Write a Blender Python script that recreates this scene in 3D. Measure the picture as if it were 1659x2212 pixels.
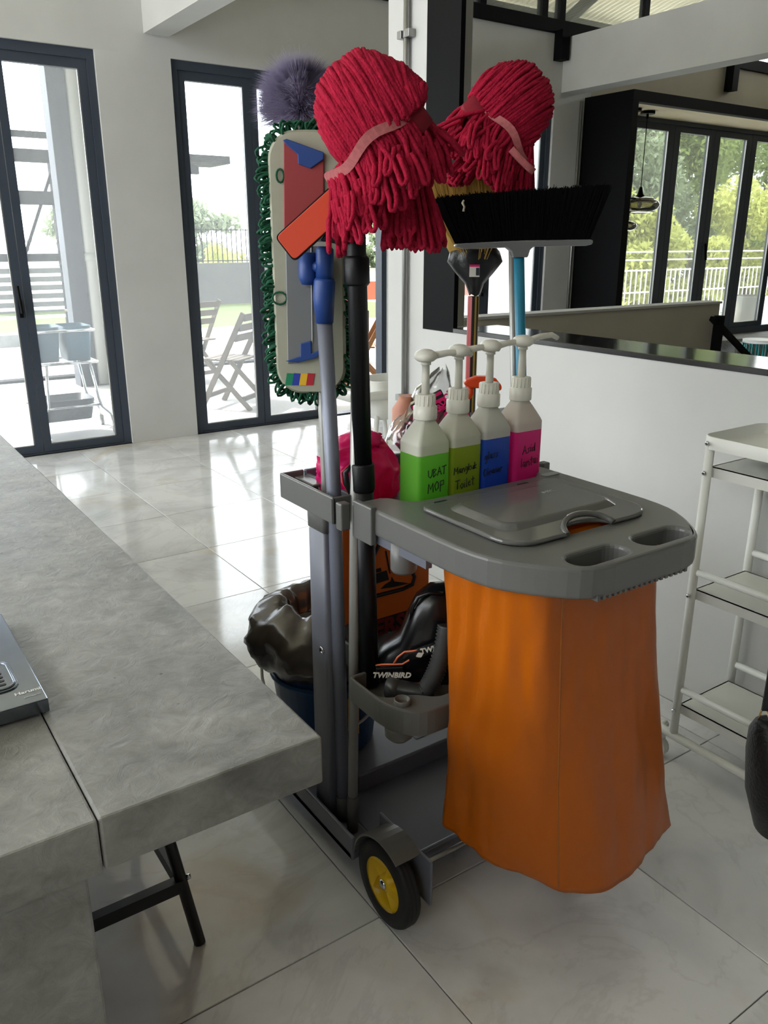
import bpy, bmesh, math, random
import numpy as np
from mathutils import Vector, Matrix, noise
for o in list(bpy.data.objects): bpy.data.objects.remove(o, do_unlink=True)
SC = bpy.context.scene
COL = SC.collection
rnd = random.Random(7)
# ---------------------------------------------------------------- camera
HC = 1.435
YAW, PIT, FPX = 0.600223, 0.319935, 1759.4
IW, IH = 1659.0, 2212.0
Dv = Vector((math.sin(YAW)*math.cos(PIT), math.cos(YAW)*math.cos(PIT), -math.sin(PIT)))
Rv = Vector((math.cos(YAW), -math.sin(YAW), 0))
Uv = Rv.cross(Dv)
CAMP = Vector((0, 0, HC))
cam = bpy.data.cameras.new('camera'); co = bpy.data.objects.new('camera', cam); COL.objects.link(co)
cam.sensor_fit = 'VERTICAL'; cam.sensor_height = 24.0; cam.lens = 24.0*FPX/IH
cam.clip_start = 0.05; cam.clip_end = 300
co.matrix_world = Matrix((( Rv.x, Uv.x, -Dv.x, 0), (Rv.y, Uv.y, -Dv.y, 0), (Rv.z, Uv.z, -Dv.z, HC), (0, 0, 0, 1)))
SC.camera = co
# ---------------------------------------------------------------- sky, sun, exposure
w = bpy.data.worlds.new('world'); SC.world = w; w.use_nodes = True
bgn = w.node_tree.nodes['Background']
bgn.inputs[0].default_value = (0.925, 0.965, 1.0, 1); bgn.inputs[1].default_value = 7.2
sun = bpy.data.lights.new('sun', 'SUN'); so = bpy.data.objects.new('sun', sun); COL.objects.link(so)
sun.energy = 11.0; sun.angle = 0.03; sun.color = (1.0, 0.96, 0.88)
so.rotation_euler = Vector((0.35, -0.62, -0.80)).to_track_quat('-Z', 'Y').to_euler()
so.location = (0, 0, 12)
vs = SC.view_settings
vs.view_transform = 'Standard'; vs.look = 'None'; vs.gamma = 1.0; vs.use_curve_mapping = False; vs.exposure = 0.0
SC.cycles.max_bounces = 7; SC.cycles.diffuse_bounces = 4; SC.cycles.glossy_bounces = 3; SC.cycles.transmission_bounces = 6; SC.cycles.transparent_max_bounces = 12
SC.cycles.use_adaptive_sampling = True; SC.cycles.adaptive_threshold = 0.03
SC.cycles.caustics_reflective = False; SC.cycles.caustics_refractive = False
SC.cycles.sample_clamp_indirect = 8.0
def portal(loc, sx, sy, rot):
    l = bpy.data.lights.new('window_portal', 'AREA'); l.shape = 'RECTANGLE'; l.size = sx; l.size_y = sy
    l.cycles.is_portal = True
    o = bpy.data.objects.new('window_portal', l); COL.objects.link(o); o.location = loc; o.rotation_euler = rot
# ---------------------------------------------------------------- measuring helpers (pixel of the photograph + a real plane)
def ray(x, y): return Dv + Rv*((x-IW/2)/FPX) - Uv*((y-IH/2)/FPX)
def onY(x, y, Y): q = ray(x, y); return CAMP + q*(Y/q.y)
def onX(x, y, X): q = ray(x, y); return CAMP + q*(X/q.x)
def onZ(x, y, Z): q = ray(x, y); return CAMP + q*((Z-HC)/q.z)
# ---------------------------------------------------------------- materials
def L(c):
    return tuple(((v/255)/12.92 if v/255 <= .04045 else ((v/255+.055)/1.055)**2.4) for v in c)
MATS = {}
def mat(name, rgb, rough=.5, metal=0., spec=.5, var=0., vscale=6., bump=0., bscale=60., trans=0., ior=1.45, alpha=1., coat=0., sss=0., rgb2=None, emit=0., detail=4., wave=None, stretch=None, tl=0.):
    """procedural principled material; var mixes towards rgb2 (or a darker tone) by noise"""
    m = bpy.data.materials.new(name); m.use_nodes = True; MATS[name] = m
    nt = m.node_tree; N = nt.nodes; K = nt.links.new
    p = N['Principled BSDF']
    c = L(rgb); p.inputs['Base Color'].default_value = (*c, 1)
    p.inputs['Roughness'].default_value = rough; p.inputs['Metallic'].default_value = metal
    p.inputs['Specular IOR Level'].default_value = spec; p.inputs['IOR'].default_value = ior
    p.inputs['Transmission Weight'].default_value = trans; p.inputs['Alpha'].default_value = alpha
    p.inputs['Coat Weight'].default_value = coat
    if sss: p.inputs['Subsurface Weight'].default_value = sss; p.inputs['Subsurface Radius'].default_value = (.02, .02, .02); p.inputs['Subsurface Scale'].default_value = .5
    tc = N.new('ShaderNodeTexCoord'); src = tc.outputs['Object']
    if stretch:
        mp = N.new('ShaderNodeMapping'); mp.inputs['Scale'].default_value = stretch; K(src, mp.inputs['Vector']); src = mp.outputs['Vector']
    if var > 0:
        n = N.new('ShaderNodeTexNoise'); n.inputs['Scale'].default_value = vscale; n.inputs['Detail'].default_value = detail
        K(src, n.inputs['Vector'])
        r = N.new('ShaderNodeValToRGB'); r.color_ramp.elements[0].position = .3; r.color_ramp.elements[1].position = .7
        c2 = L(rgb2) if rgb2 else tuple(v*(1-var) for v in c)
        r.color_ramp.elements[0].color = (*c2, 1); r.color_ramp.elements[1].color = (*c, 1)
        K(n.outputs['Fac'], r.inputs['Fac']); K(r.outputs['Color'], p.inputs['Base Color'])
    if bump > 0:
        n2 = N.new('ShaderNodeTexNoise'); n2.inputs['Scale'].default_value = bscale; n2.inputs['Detail'].default_value = 5
        K(src, n2.inputs['Vector'])
        b = N.new('ShaderNodeBump'); b.inputs['Strength'].default_value = bump; b.inputs['Distance'].default_value = .01
        K(n2.outputs['Fac'], b.inputs['Height']); K(b.outputs['Normal'], p.inputs['Normal'])
    if tl > 0:
        t = N.new('ShaderNodeBsdfTranslucent'); t.inputs['Color'].default_value = (*c, 1)
        mx = N.new('ShaderNodeMixShader'); mx.inputs[0].default_value = tl
        K(p.outputs[0], mx.inputs[1]); K(t.outputs[0], mx.inputs[2]); K(mx.outputs[0], N['Material Output'].inputs['Surface'])
    return m
def pane_mat(name, tint, clear, dust, gloss, rough=.02):  # dust: weight of the pale layer, not dirt on the glass
    """window or film: mostly clear, with a pale scattering layer for haze and a gloss"""
    m = bpy.data.materials.new(name); m.use_nodes = True; nt = m.node_tree; N = nt.nodes; K = nt.links.new
    N.remove(N['Principled BSDF'])
    t = N.new('ShaderNodeBsdfTransparent'); t.inputs[0].default_value = (*tint, 1)
    d = N.new('ShaderNodeBsdfTranslucent'); d.inputs[0].default_value = (.9, .93, .95, 1)
    g = N.new('ShaderNodeBsdfGlossy'); g.inputs['Roughness'].default_value = rough; g.inputs[0].default_value = (1, 1, 1, 1)
    m1 = N.new('ShaderNodeMixShader'); m1.inputs[0].default_value = dust
    fr = N.new('ShaderNodeFresnel'); fr.inputs[0].default_value = 1.45
    mu = N.new('ShaderNodeMath'); mu.operation = 'MULTIPLY'; mu.inputs[1].default_value = gloss; K(fr.outputs[0], mu.inputs[0])
    m2 = N.new('ShaderNodeMixShader'); K(mu.outputs[0], m2.inputs[0])
    K(t.outputs[0], m1.inputs[1]); K(d.outputs[0], m1.inputs[2]); K(m1.outputs[0], m2.inputs[1]); K(g.outputs[0], m2.inputs[2])
    K(m2.outputs[0], N['Material Output'].inputs['Surface'])
    return m
def marble_mat():
    m = bpy.data.materials.new('marble'); m.use_nodes = True; nt = m.node_tree; N = nt.nodes; K = nt.links.new
    p = N['Principled BSDF']; p.inputs['Roughness'].default_value = .1; p.inputs['Specular IOR Level'].default_value = .5
    geo = N.new('ShaderNodeNewGeometry'); oi = N.new('ShaderNodeObjectInfo')
    mul = N.new('ShaderNodeVectorMath'); mul.operation = 'SCALE'; mul.inputs[3].default_value = 13.0
    cmb = N.new('ShaderNodeCombineXYZ'); K(oi.outputs['Random'], cmb.inputs[0]); K(oi.outputs['Random'], cmb.inputs[2]); K(cmb.outputs[0], mul.inputs[0])
    add = N.new('ShaderNodeVectorMath'); add.operation = 'ADD'; K(geo.outputs['Position'], add.inputs[0]); K(mul.outputs[0], add.inputs[1])
    n1 = N.new('ShaderNodeTexNoise'); n1.inputs['Scale'].default_value = 3.2; n1.inputs['Detail'].default_value = 8; n1.inputs['Distortion'].default_value = .5; K(add.outputs[0], n1.inputs['Vector'])
    r1 = N.new('ShaderNodeValToRGB'); e = r1.color_ramp.elements
    e[0].position = .3; e[0].color = (*L((200, 200, 201)), 1); e[1].position = .6; e[1].color = (*L((229, 229, 229)), 1)
    K(n1.outputs['Fac'], r1.inputs['Fac'])
    n2 = N.new('ShaderNodeTexNoise'); n2.inputs['Scale'].default_value = 1.7; n2.inputs['Detail'].default_value = 9; n2.inputs['Roughness'].default_value = .62; n2.inputs['Distortion'].default_value = 2.2; K(add.outputs[0], n2.inputs['Vector'])
    r2 = N.new('ShaderNodeValToRGB'); e = r2.color_ramp.elements       # thin veins where the noise crosses one half
    e[0].position = .47; e[0].color = (0, 0, 0, 1); e[1].position = .5; e[1].color = (.12, .12, .12, 1); e2 = r2.color_ramp.elements.new(.53); e2.color = (0, 0, 0, 1)
    K(n2.outputs['Fac'], r2.inputs['Fac'])
    mx = N.new('ShaderNodeMixRGB'); mx.inputs[2].default_value = (*L((120, 118, 114)), 1); K(r2.outputs['Color'], mx.inputs[0]); K(r1.outputs['Color'], mx.inputs[1])
    n3 = N.new('ShaderNodeTexNoise'); n3.inputs['Scale'].default_value = 2.1; n3.inputs['Detail'].default_value = 6; n3.inputs['Distortion'].default_value = 1.0
    ad2 = N.new('ShaderNodeVectorMath'); ad2.operation = 'ADD'; ad2.inputs[1].default_value = (31, 17, 5); K(add.outputs[0], ad2.inputs[0]); K(ad2.outputs[0], n3.inputs['Vector'])
    r3 = N.new('ShaderNodeValToRGB'); e = r3.color_ramp.elements; e[0].position = .56; e[0].color = (0, 0, 0, 1); e[1].position = .76; e[1].color = (.6, .6, .6, 1); K(n3.outputs['Fac'], r3.inputs['Fac'])
    mx2 = N.new('ShaderNodeMixRGB'); mx2.inputs[2].default_value = (*L((196, 172, 132)), 1); K(r3.outputs['Color'], mx2.inputs[0]); K(mx.outputs[0], mx2.inputs[1])
    K(mx2.outputs[0], p.inputs['Base Color'])
    n4 = N.new('ShaderNodeTexNoise'); n4.inputs['Scale'].default_value = 1.3; K(geo.outputs['Position'], n4.inputs['Vector'])
    bp = N.new('ShaderNodeBump'); bp.inputs['Strength'].default_value = .05; bp.inputs['Distance'].default_value = .05; K(n4.outputs['Fac'], bp.inputs['Height']); K(bp.outputs[0], p.inputs['Normal'])
    return m
def concrete_mat(name, a, b, rough=.55):
    m = bpy.data.materials.new(name); m.use_nodes = True; nt = m.node_tree; N = nt.nodes; K = nt.links.new
    p = N['Principled BSDF']; geo = N.new('ShaderNodeNewGeometry'); p.inputs['Specular IOR Level'].default_value = .4
    n1 = N.new('ShaderNodeTexNoise'); n1.inputs['Scale'].default_value = 5; n1.inputs['Detail'].default_value = 8; n1.inputs['Distortion'].default_value = .8; K(geo.outputs['Position'], n1.inputs['Vector'])
    mp = N.new('ShaderNodeMapping'); mp.inputs['Scale'].default_value = (9, 15, 15); mp.inputs['Rotation'].default_value = (0, 0, .5); K(geo.outputs['Position'], mp.inputs['Vector'])
    n2 = N.new('ShaderNodeTexNoise'); n2.inputs['Scale'].default_value = 1; n2.inputs['Detail'].default_value = 6; n2.inputs['Distortion'].default_value = 1.2; K(mp.outputs[0], n2.inputs['Vector'])
    mx = N.new('ShaderNodeMixRGB'); mx.inputs[0].default_value = .35; K(n1.outputs['Fac'], mx.inputs[1]); K(n2.outputs['Fac'], mx.inputs[2])
    r = N.new('ShaderNodeValToRGB'); e = r.color_ramp.elements; e[0].position = .34; e[0].color = (*L(a), 1); e[1].position = .66; e[1].color = (*L(b), 1); K(mx.outputs[0], r.inputs['Fac']); K(r.outputs[0], p.inputs['Base Color'])
    rr = N.new('ShaderNodeMapRange'); rr.inputs[3].default_value = rough-.14; rr.inputs[4].default_value = rough+.12; K(n1.outputs['Fac'], rr.inputs[0]); K(rr.outputs[0], p.inputs['Roughness'])
    n3 = N.new('ShaderNodeTexNoise'); n3.inputs['Scale'].default_value = 24; n3.inputs['Detail'].default_value = 9; n3.inputs['Roughness'].default_value = .7; n3.inputs['Distortion'].default_value = 1.5; K(geo.outputs['Position'], n3.inputs['Vector'])
    vo = N.new('ShaderNodeTexVoronoi'); vo.inputs['Scale'].default_value = 17; vo.inputs['Randomness'].default_value = 1; K(geo.outputs['Position'], vo.inputs['Vector'])
    vr = N.new('ShaderNodeValToRGB'); e = vr.color_ramp.elements; e[0].position = .035; e[0].color = (.25, .25, .25, 1); e[1].position = .06; e[1].color = (1, 1, 1, 1); K(vo.outputs['Distance'], vr.inputs['Fac'])
    sp = N.new('ShaderNodeMapRange'); sp.inputs[1].default_value = .25; sp.inputs[2].default_value = .75; sp.inputs[3].default_value = .72; sp.inputs[4].default_value = 1.2; K(n3.outputs['Fac'], sp.inputs[0])
    m1 = N.new('ShaderNodeMixRGB'); m1.blend_type = 'MULTIPLY'; m1.inputs[0].default_value = 1; K(r.outputs[0], m1.inputs[1]); K(sp.outputs[0], m1.inputs[2])
    m2 = N.new('ShaderNodeMixRGB'); m2.blend_type = 'MULTIPLY'; m2.inputs[0].default_value = .8; K(m1.outputs[0], m2.inputs[1]); K(vr.outputs[0], m2.inputs[2]); K(m2.outputs[0], p.inputs['Base Color'])
    ad = N.new('ShaderNodeMath'); ad.operation = 'ADD'; K(mx.outputs[0], ad.inputs[0]); K(n3.outputs['Fac'], ad.inputs[1])
    bp = N.new('ShaderNodeBump'); bp.inputs['Strength'].default_value = .55; bp.inputs['Distance'].default_value = .005; K(ad.outputs[0], bp.inputs['Height']); K(bp.outputs[0], p.inputs['Normal'])
    return m
M = dict(
 marble=marble_mat(), grout=mat('grout', (92, 88, 82), .8),
 plaster=mat('plaster', (203, 203, 200), .75, var=.1, vscale=2.2, bump=.12, bscale=7),
 darkwall=mat('grey_rear_wall', (96, 94, 90), .8, var=.1, vscale=2),
 plaster2=mat('cream_plaster', (196, 189, 172), .75, var=.1, vscale=2.2, bump=.12, bscale=7),
 frame=mat('dark_aluminium', (62, 70, 82), .42, spec=.4, var=.12, vscale=3),
 steel=mat('black_steel', (10, 10, 12), .6, spec=.12, var=.2, vscale=4),
 cap=mat('black_granite', (34, 33, 32), .12, spec=.6, var=.4, vscale=30),
 glass=pane_mat('door_glass', (.94, .96, .97), .9, .085, .5),  # pale layer stands in for haze and glare outdoors
 glass2=pane_mat('bay_glass', (.90, .92, .90), .9, .03, .5),
 frost=pane_mat('frosted_glass', (.9, .92, .93), .3, .62, .5),
 conc=concrete_mat('polished_cement', (104, 103, 98), (154, 153, 149), .42),
 conc2=concrete_mat('grey_concrete', (112, 112, 110), (150, 150, 147), .8),
 patio=mat('patio_concrete', (186, 184, 180), .8, var=.15, vscale=3),
 roof=mat('roof_sheet', (228, 223, 202), .5), galv=mat('galvanised', (150, 150, 148), .35, metal=.8),
 bayceil=mat('bay_ceiling', (226, 212, 178), .6),
)
# ---------------------------------------------------------------- mesh builder
def V3(a): return Vector(a)
class MB:
    def __init__(s): s.v = []; s.f = []; s.sm = []
    def add(s, v, f, smooth=False):
        n = len(s.v); s.v += [tuple(p) for p in v]; s.f += [tuple(i+n for i in q) for q in f]; s.sm += [smooth]*len(f); return s
    def box(s, x0, x1, y0, y1, z0, z1):
        v = [(x0,y0,z0),(x1,y0,z0),(x1,y1,z0),(x0,y1,z0),(x0,y0,z1),(x1,y0,z1),(x1,y1,z1),(x0,y1,z1)]
        return s.add(v, [(3,2,1,0),(4,5,6,7),(0,1,5,4),(1,2,6,5),(2,3,7,6),(3,0,4,7)])
    def obox(s, c, a, b, d):
        c, a, b, d = map(V3, (c, a, b, d)); v = []
        for k in (-1, 1):
            for i, j in ((-1,-1),(1,-1),(1,1),(-1,1)): v.append(c+a*i+b*j+d*k)
        return s.add(v, [(3,2,1,0),(4,5,6,7),(0,1,5,4),(1,2,6,5),(2,3,7,6),(3,0,4,7)])
    def bar(s, p, q, wd, th, up=(0,0,1)):
        """rectangular bar from p to q, wd across, th along up"""
        p, q, up = V3(p), V3(q), V3(up); d = (q-p); ln = d.length; d.normalize()
        sd = d.cross(up)
        if sd.length < 1e-4: sd = d.cross(Vector((0,1,0)))
        sd.normalize(); u2 = sd.cross(d)
        return s.obox((p+q)/2, d*ln/2, sd*wd/2, u2*th/2)
    def tube(s, pts, r, n=8, closed=False, caps=True, smooth=True, flat=1.0, up0=None):
        P = [V3(p) for p in pts]; m = len(P); R = r if isinstance(r, (list, tuple)) else [r]*m
        T = []
        for i in range(m):
            a = P[(i-1) % m] if (closed or i) else P[0]; b = P[(i+1) % m] if (closed or i < m-1) else P[-1]
            t = b-a; T.append(t.normalized() if t.length > 1e-9 else Vector((0,0,1)))
        u = V3(up0) if up0 else (Vector((0,0,1)) if abs(T[0].z) < .9 else Vector((1,0,0)))
        u = (u-T[0]*u.dot(T[0])).normalized(); vv = []
        for i in range(m):
            u = u-T[i]*u.dot(T[i])
            if u.length < 1e-6: u = T[i].orthogonal()
            u.normalize(); w_ = T[i].cross(u)
            for k in range(n):
                an = 2*math.pi*k/n; vv.append(P[i]+(u*math.cos(an)*flat+w_*math.sin(an))*R[i])
        f = []
        for i in range(m if closed else m-1):
            for k in range(n):
                j = (i+1) % m; f.append((i*n+k, i*n+(k+1) % n, j*n+(k+1) % n, j*n+k))
        s.add(vv, f, smooth)
        if caps and not closed:
            b = len(s.v)-len(vv); s.f.append(tuple(b+k for k in range(n))[::-1]); s.sm.append(False)
            s.f.append(tuple(b+(m-1)*n+k for k in range(n))); s.sm.append(False)
        return s
    def loft(s, rings, cap0=True, cap1=True, smooth=True, closed=True):
        n = len(rings[0]); vv = [p for r_ in rings for p in r_]; f = []
        for i in range(len(rings)-1):
            for k in range(n if closed else n-1): f.append((i*n+k, i*n+(k+1) % n, (i+1)*n+(k+1) % n, (i+1)*n+k))
        b = len(s.v); s.add(vv, f, smooth)
        if cap0: s.f.append(tuple(b+k for k in range(n))[::-1]); s.sm.append(False)
        if cap1: s.f.append(tuple(b+(len(rings)-1)*n+k for k in range(n))); s.sm.append(False)
        return s
    def lathe(s, prof, c=(0,0,0), n=24, ax=(0,0,1), cap0=True, cap1=True):
        c, ax = V3(c), V3(ax).normalized(); u = ax.orthogonal().normalized(); w_ = ax.cross(u)
        if abs(ax.z) > .99: u = Vector((1,0,0)); w_ = ax.cross(u)
        return s.loft([[c+ax*z+(u*math.cos(2*math.pi*k/n)+w_*math.sin(2*math.pi*k/n))*r for k in range(n)] for r, z in prof], cap0, cap1)
    def prism(s, poly, o, ux, uy, h):
        """poly (2-D, ccw) in the plane o,ux,uy extruded by vector h"""
        o, ux, uy, h = map(V3, (o, ux, uy, h)); n = len(poly)
        b = [o+ux*x+uy*y for x, y in poly]; v = b+[p+h for p in b]
        f = [tuple(range(n))[::-1], tuple(range(n, 2*n))]+[(i, (i+1) % n, n+(i+1) % n, n+i) for i in range(n)]
        return s.add(v, f)
    def rprism(s, w_, d_, rad, o, ux, uy, h, n=5): return s.prism(rrect(w_, d_, rad, n), o, ux, uy, h)
OFF = {}
def obj(name, mb, m, parent=None, bev=0., label=None, cat=None, group=None, kind=None, sub=0, seg=2, data=None, origin=None):
    if data is None:
        me = bpy.data.meshes.new(name); me.from_pydata(mb.v, [], mb.f)
        me.polygons.foreach_set('use_smooth', mb.sm); me.update()
        bm = bmesh.new(); bm.from_mesh(me); bmesh.ops.recalc_face_normals(bm, faces=bm.faces); bm.to_mesh(me); bm.free()
    else: me = data
    o = bpy.data.objects.new(name, me); COL.objects.link(o)
    if m is not None and not len(me.materials): me.materials.append(m if not isinstance(m, str) else M[m])
    if parent is None:
        if data is None:
            a = np.array([tuple(v.co) for v in me.vertices]); c = Vector(((a[:,0].min()+a[:,0].max())/2, (a[:,1].min()+a[:,1].max())/2, a[:,2].min()))
            if origin: c = V3(origin)
            me.transform(Matrix.Translation(-c)); o.location = c; OFF[o.name] = c
    else:
        o.parent = parent; o.matrix_parent_inverse = Matrix.Translation(-OFF.get(parent.name, Vector()))
    if bev:
        b = o.modifiers.new('bevel', 'BEVEL'); b.width = bev; b.segments = seg; b.limit_method = 'ANGLE'; b.angle_limit = .7
    if sub:
        b = o.modifiers.new('subd', 'SUBSURF'); b.levels = sub; b.render_levels = sub
    if label: tag(o, label, cat, group, kind)
    elif kind: o['kind'] = kind
    return o
def tag(o, label, cat, group=None, kind=None):
    o['label'] = label
    if cat: o['category'] = cat
    if group: o['group'] = group
    if kind: o['kind'] = kind
    return o
def thing(name, loc, label, cat, group=None, kind=None):
    o = bpy.data.objects.new(name, None); COL.objects.link(o); o.location = loc; o.empty_display_size = .05; OFF[o.name] = V3(loc)
    if label: tag(o, label, cat, group, kind)
    elif kind: o['kind'] = kind
    return o
def copy_tree(o, loc, rz=None, parent=None):
    c = o.copy(); COL.objects.link(c)
    if parent is None: c.location = loc
    else: c.parent = parent; c.matrix_parent_inverse = o.matrix_parent_inverse.copy()
    if rz is not None: c.rotation_euler = (0, 0, rz)
    for ch in o.children: copy_tree(ch, None, None, c)
    return c
def struct(name, mb, m, parent=None, bev=0., label=None, cat=None):
    o = obj(name, mb, m, parent, bev)
    if parent is None:
        o['kind'] = 'structure'
        if label: o['label'] = label; o['category'] = cat or 'wall'
    return o
def rrect(w_, d_, rad, n=5):
    """rounded rectangle centred on 0, ccw"""
    pts = []
    for cx, cy, a0 in ((w_/2-rad, d_/2-rad, 0), (-w_/2+rad, d_/2-rad, 90), (-w_/2+rad, -d_/2+rad, 180), (w_/2-rad, -d_/2+rad, 270)):
        for k in range(n+1):
            a = math.radians(a0+90*k/n); pts.append((cx+rad*math.cos(a), cy+rad*math.sin(a)))
    return pts
def text(body, size, m, parent, o, ux, uy, name='lettering', ext=.0003, shear=0., space=1., align='CENTER', bold=0.):
    o, ux, uy = V3(o), V3(ux).normalized(), V3(uy).normalized(); uz = ux.cross(uy)
    cu = bpy.data.curves.new(name, 'FONT'); cu.body = body; cu.size = size; cu.extrude = ext; cu.shear = shear; cu.space_character = space
    cu.align_x = align; cu.align_y = 'CENTER'; cu.resolution_u = 2; cu.offset = bold
    ob = bpy.data.objects.new(name, cu); COL.objects.link(ob); cu.materials.append(m if not isinstance(m, str) else M[m])
    mw = Matrix(((ux.x, uy.x, uz.x, o.x), (ux.y, uy.y, uz.y, o.y), (ux.z, uy.z, uz.z, o.z), (0, 0, 0, 1)))
    me = bpy.data.meshes.new_from_object(ob.evaluated_get(bpy.context.evaluated_depsgraph_get())); me.transform(mw)
    bpy.data.objects.remove(ob); o2 = bpy.data.objects.new(name, me); COL.objects.link(o2)
    o2.parent = parent; o2.matrix_parent_inverse = Matrix.Translation(-OFF.get(parent.name, Vector()))
    return o2
def boolean(o, *cutters):
    """cut the given mesh builders out of o, once, leaving plain mesh data"""
    for c in cutters:
        me = bpy.data.meshes.new('cut'); me.from_pydata(c.v, [], c.f)
        bm = bmesh.new(); bm.from_mesh(me); bmesh.ops.recalc_face_normals(bm, faces=bm.faces); bm.to_mesh(me); bm.free()
        co_ = bpy.data.objects.new('cut', me); COL.objects.link(co_)
        md = o.modifiers.new('cut', 'BOOLEAN'); md.operation = 'DIFFERENCE'; md.solver = 'EXACT'; md.object = co_
        bv = [m_ for m_ in o.modifiers if m_.type == 'BEVEL']
        for m_ in bv: m_.show_viewport = False
        dg = bpy.context.evaluated_depsgraph_get(); nm = bpy.data.meshes.new_from_object(o.evaluated_get(dg))
        for m_ in bv: m_.show_viewport = True
        o.modifiers.remove(md); o.data = nm; bpy.data.objects.remove(co_)
    return o
# ================================================================ the building
YB = 6.0; WT = .15            # back wall face and thickness
XW = 2.11                     # half wall face
# floor slab and marble tiles (0.60 m)
fl = struct('floor', MB().box(-4.2, 6.6, -3.2, YB+WT, -.12, -.006), M['grout'], label='pale marble tile floor of the cafe', cat='floor')
TG = .0028
tb = MB().box(TG/2, .6-TG/2, TG/2, .6-TG/2, -.012, 0)
tmesh = None; tiles = 0
for i in range(-8, 7):
    for j in range(-5, 10):
        x = .81+.6*i; y = .6*j
        if x > 2.0 and y < 2.9:
            if y+.6 > -1.2:
                q = obj('tile', MB().box(TG/2, XW-x-.002, TG/2, .6-TG/2, -.012, 0), M['marble'], fl); q.location = (x, y, 0)
            continue
        if x > 4.3 or x < -4.0: continue
        if tmesh is None:
            o = obj('tile', tb, M['marble'], fl, bev=.0012, seg=1); tmesh = o.data
        else: o = obj('tile', None, None, fl, data=tmesh); b = o.modifiers.new('bevel', 'BEVEL'); b.width = .0012; b.segments = 1
        o.location = (x, y, 0); tiles += 1
fl2 = struct('floor_2', MB().box(XW+.22, 11, -3.2, 3.45, -.7, -.5), M['conc2'], label='lower cement floor beyond the half wall', cat='floor')
fl3 = struct('floor_3', MB().box(6.6, 11, 3.45, YB+WT, -.7, -.5), M['conc2'], label='lower floor below the bay window', cat='floor')
# openings of the back wall (X ranges); heights
DH = 2.63
def wallY(name, x0, x1, z0, z1, m='plaster', lab=None): return struct(name, MB().box(x0, x1, YB, YB+WT, z0, z1), M[m], label=lab, cat='wall')
bw = struct('wall_back', MB().box(1.82, 2.335, YB, YB+WT, 0, DH), M['plaster'], label='white plastered pier between the two glass door openings', cat='wall')
def wseg(x0, x1, z0, z1, m='plaster', name='wall_panel'): return struct(name, MB().box(x0, x1, YB, YB+WT, z0, z1), M[m], bw)
wseg(-4.2, -3.6, 0, DH); wseg(-.35, .02, 0, DH); wseg(4.15, 4.56, 0, DH); wseg(6.02, 6.5, 0, DH)
wseg(-4.2, 6.5, DH, 3.22); wseg(6.5, 11, 2.76, 3.22, 'plaster2'); wseg(10.6, 11, -.5, 2.76)
struct('wall_left', MB().box(-4.2, -4.05, -3.2, 1.2, 0, 3.0).box(-4.2, -4.05, 5.4, YB, 0, 3.0).box(-4.2, -4.05, 1.2, 5.4, 2.6, 3.0), M['plaster'], label='white side wall left of the counter, with openings added for daylight', cat='wall')  # opening and gap under the roof are added to brighten the room
struct('wall_front', MB().box(-4.2, 11, -3.35, -3.2, -.5, 3.9), M['darkwall'], label='unseen dark grey wall behind the camera', cat='wall')  # darkened to cut the light bounced onto counter front and bag
struct('wall_far', MB().box(11, 11.15, -3.2, YB, -.5, 3.9), M['plaster2'], label='wall closing the lower room', cat='wall')
# half wall, pier and parapet
hw = struct('wall_right', MB().box(XW, XW+.22, -3.2, 2.79, -.5, 1.09), M['plaster'], label='white half wall behind the cleaning cart', cat='wall')
struct('wall_cap', MB().box(XW-.004, XW+.235, -3.2, 2.59, 1.09, 1.108), M['cap'], hw, bev=.002)
struct('wall_pier', MB().box(XW, XW+.22, 2.79, 3.05, -.5, 3.5), M['plaster'], label='white pier at the end of the half wall', cat='wall')
struct('trim_1', MB().box(XW-.003, XW+.018, 2.588, 2.79, 1.09, 3.6), M['steel'], label='flat black steel column rising from the half wall', cat='column')
pw = struct('wall_stair', MB().box(2.6, 5.16, 3.45, 3.56, -.5, 1.035), M['plaster2'], label='low parapet wall beside the stair', cat='wall')
struct('wall_cap', MB().box(2.6, 5.17, 3.44, 3.57, 1.035, 1.05), M['plaster'], pw)
# beams
struct('trim_2', MB().box(2.16, 2.336, -3.2, YB, 2.76, 3.3), M['plaster'], label='white ceiling beam running to the pier', cat='beam')
struct('trim_3', MB().box(6.1, 6.3, -3.2, YB, 2.75, 3.2), M['plaster'], label='deep white beam over the lower room', cat='beam')
struct('trim_4', MB().box(XW, 11, YB-.03, YB+.1, 3.22, 3.33), M['steel'], bev=.004, label='black steel beam along the top of the back wall', cat='beam')
struct('trim_5', MB().box(5.97, 6.07, YB-.1, YB-.002, 3.0, 3.24), M['steel'], label='short black steel bracket at the white beam', cat='bracket')
struct('trim_6', MB().box(8.55, 8.65, YB-.1, YB-.002, 2.98, 3.24), M['steel'], label='short black steel bracket above the bay', cat='bracket')
struct('trim_7', MB().box(-4.2, 11, 1.6, 1.72, 3.5, 3.66), M['steel'], label='black roof beam over the room', cat='beam')
# clerestory
cl = thing('window_1', (5.0, YB, 3.33), 'clerestory glazing under the roof', 'window', kind='structure')
for x in (3.0, 4.1, 5.12, 5.84, 6.06, 7.2, 8.4, 9.6): obj('mullion', MB().box(x-.035, x+.035, YB, YB+.07, 3.33, 4.35), M['steel'], cl)
obj('pane', MB().box(XW, 11, YB+.03, YB+.036, 3.33, 4.3), M['glass2'], cl)
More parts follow.
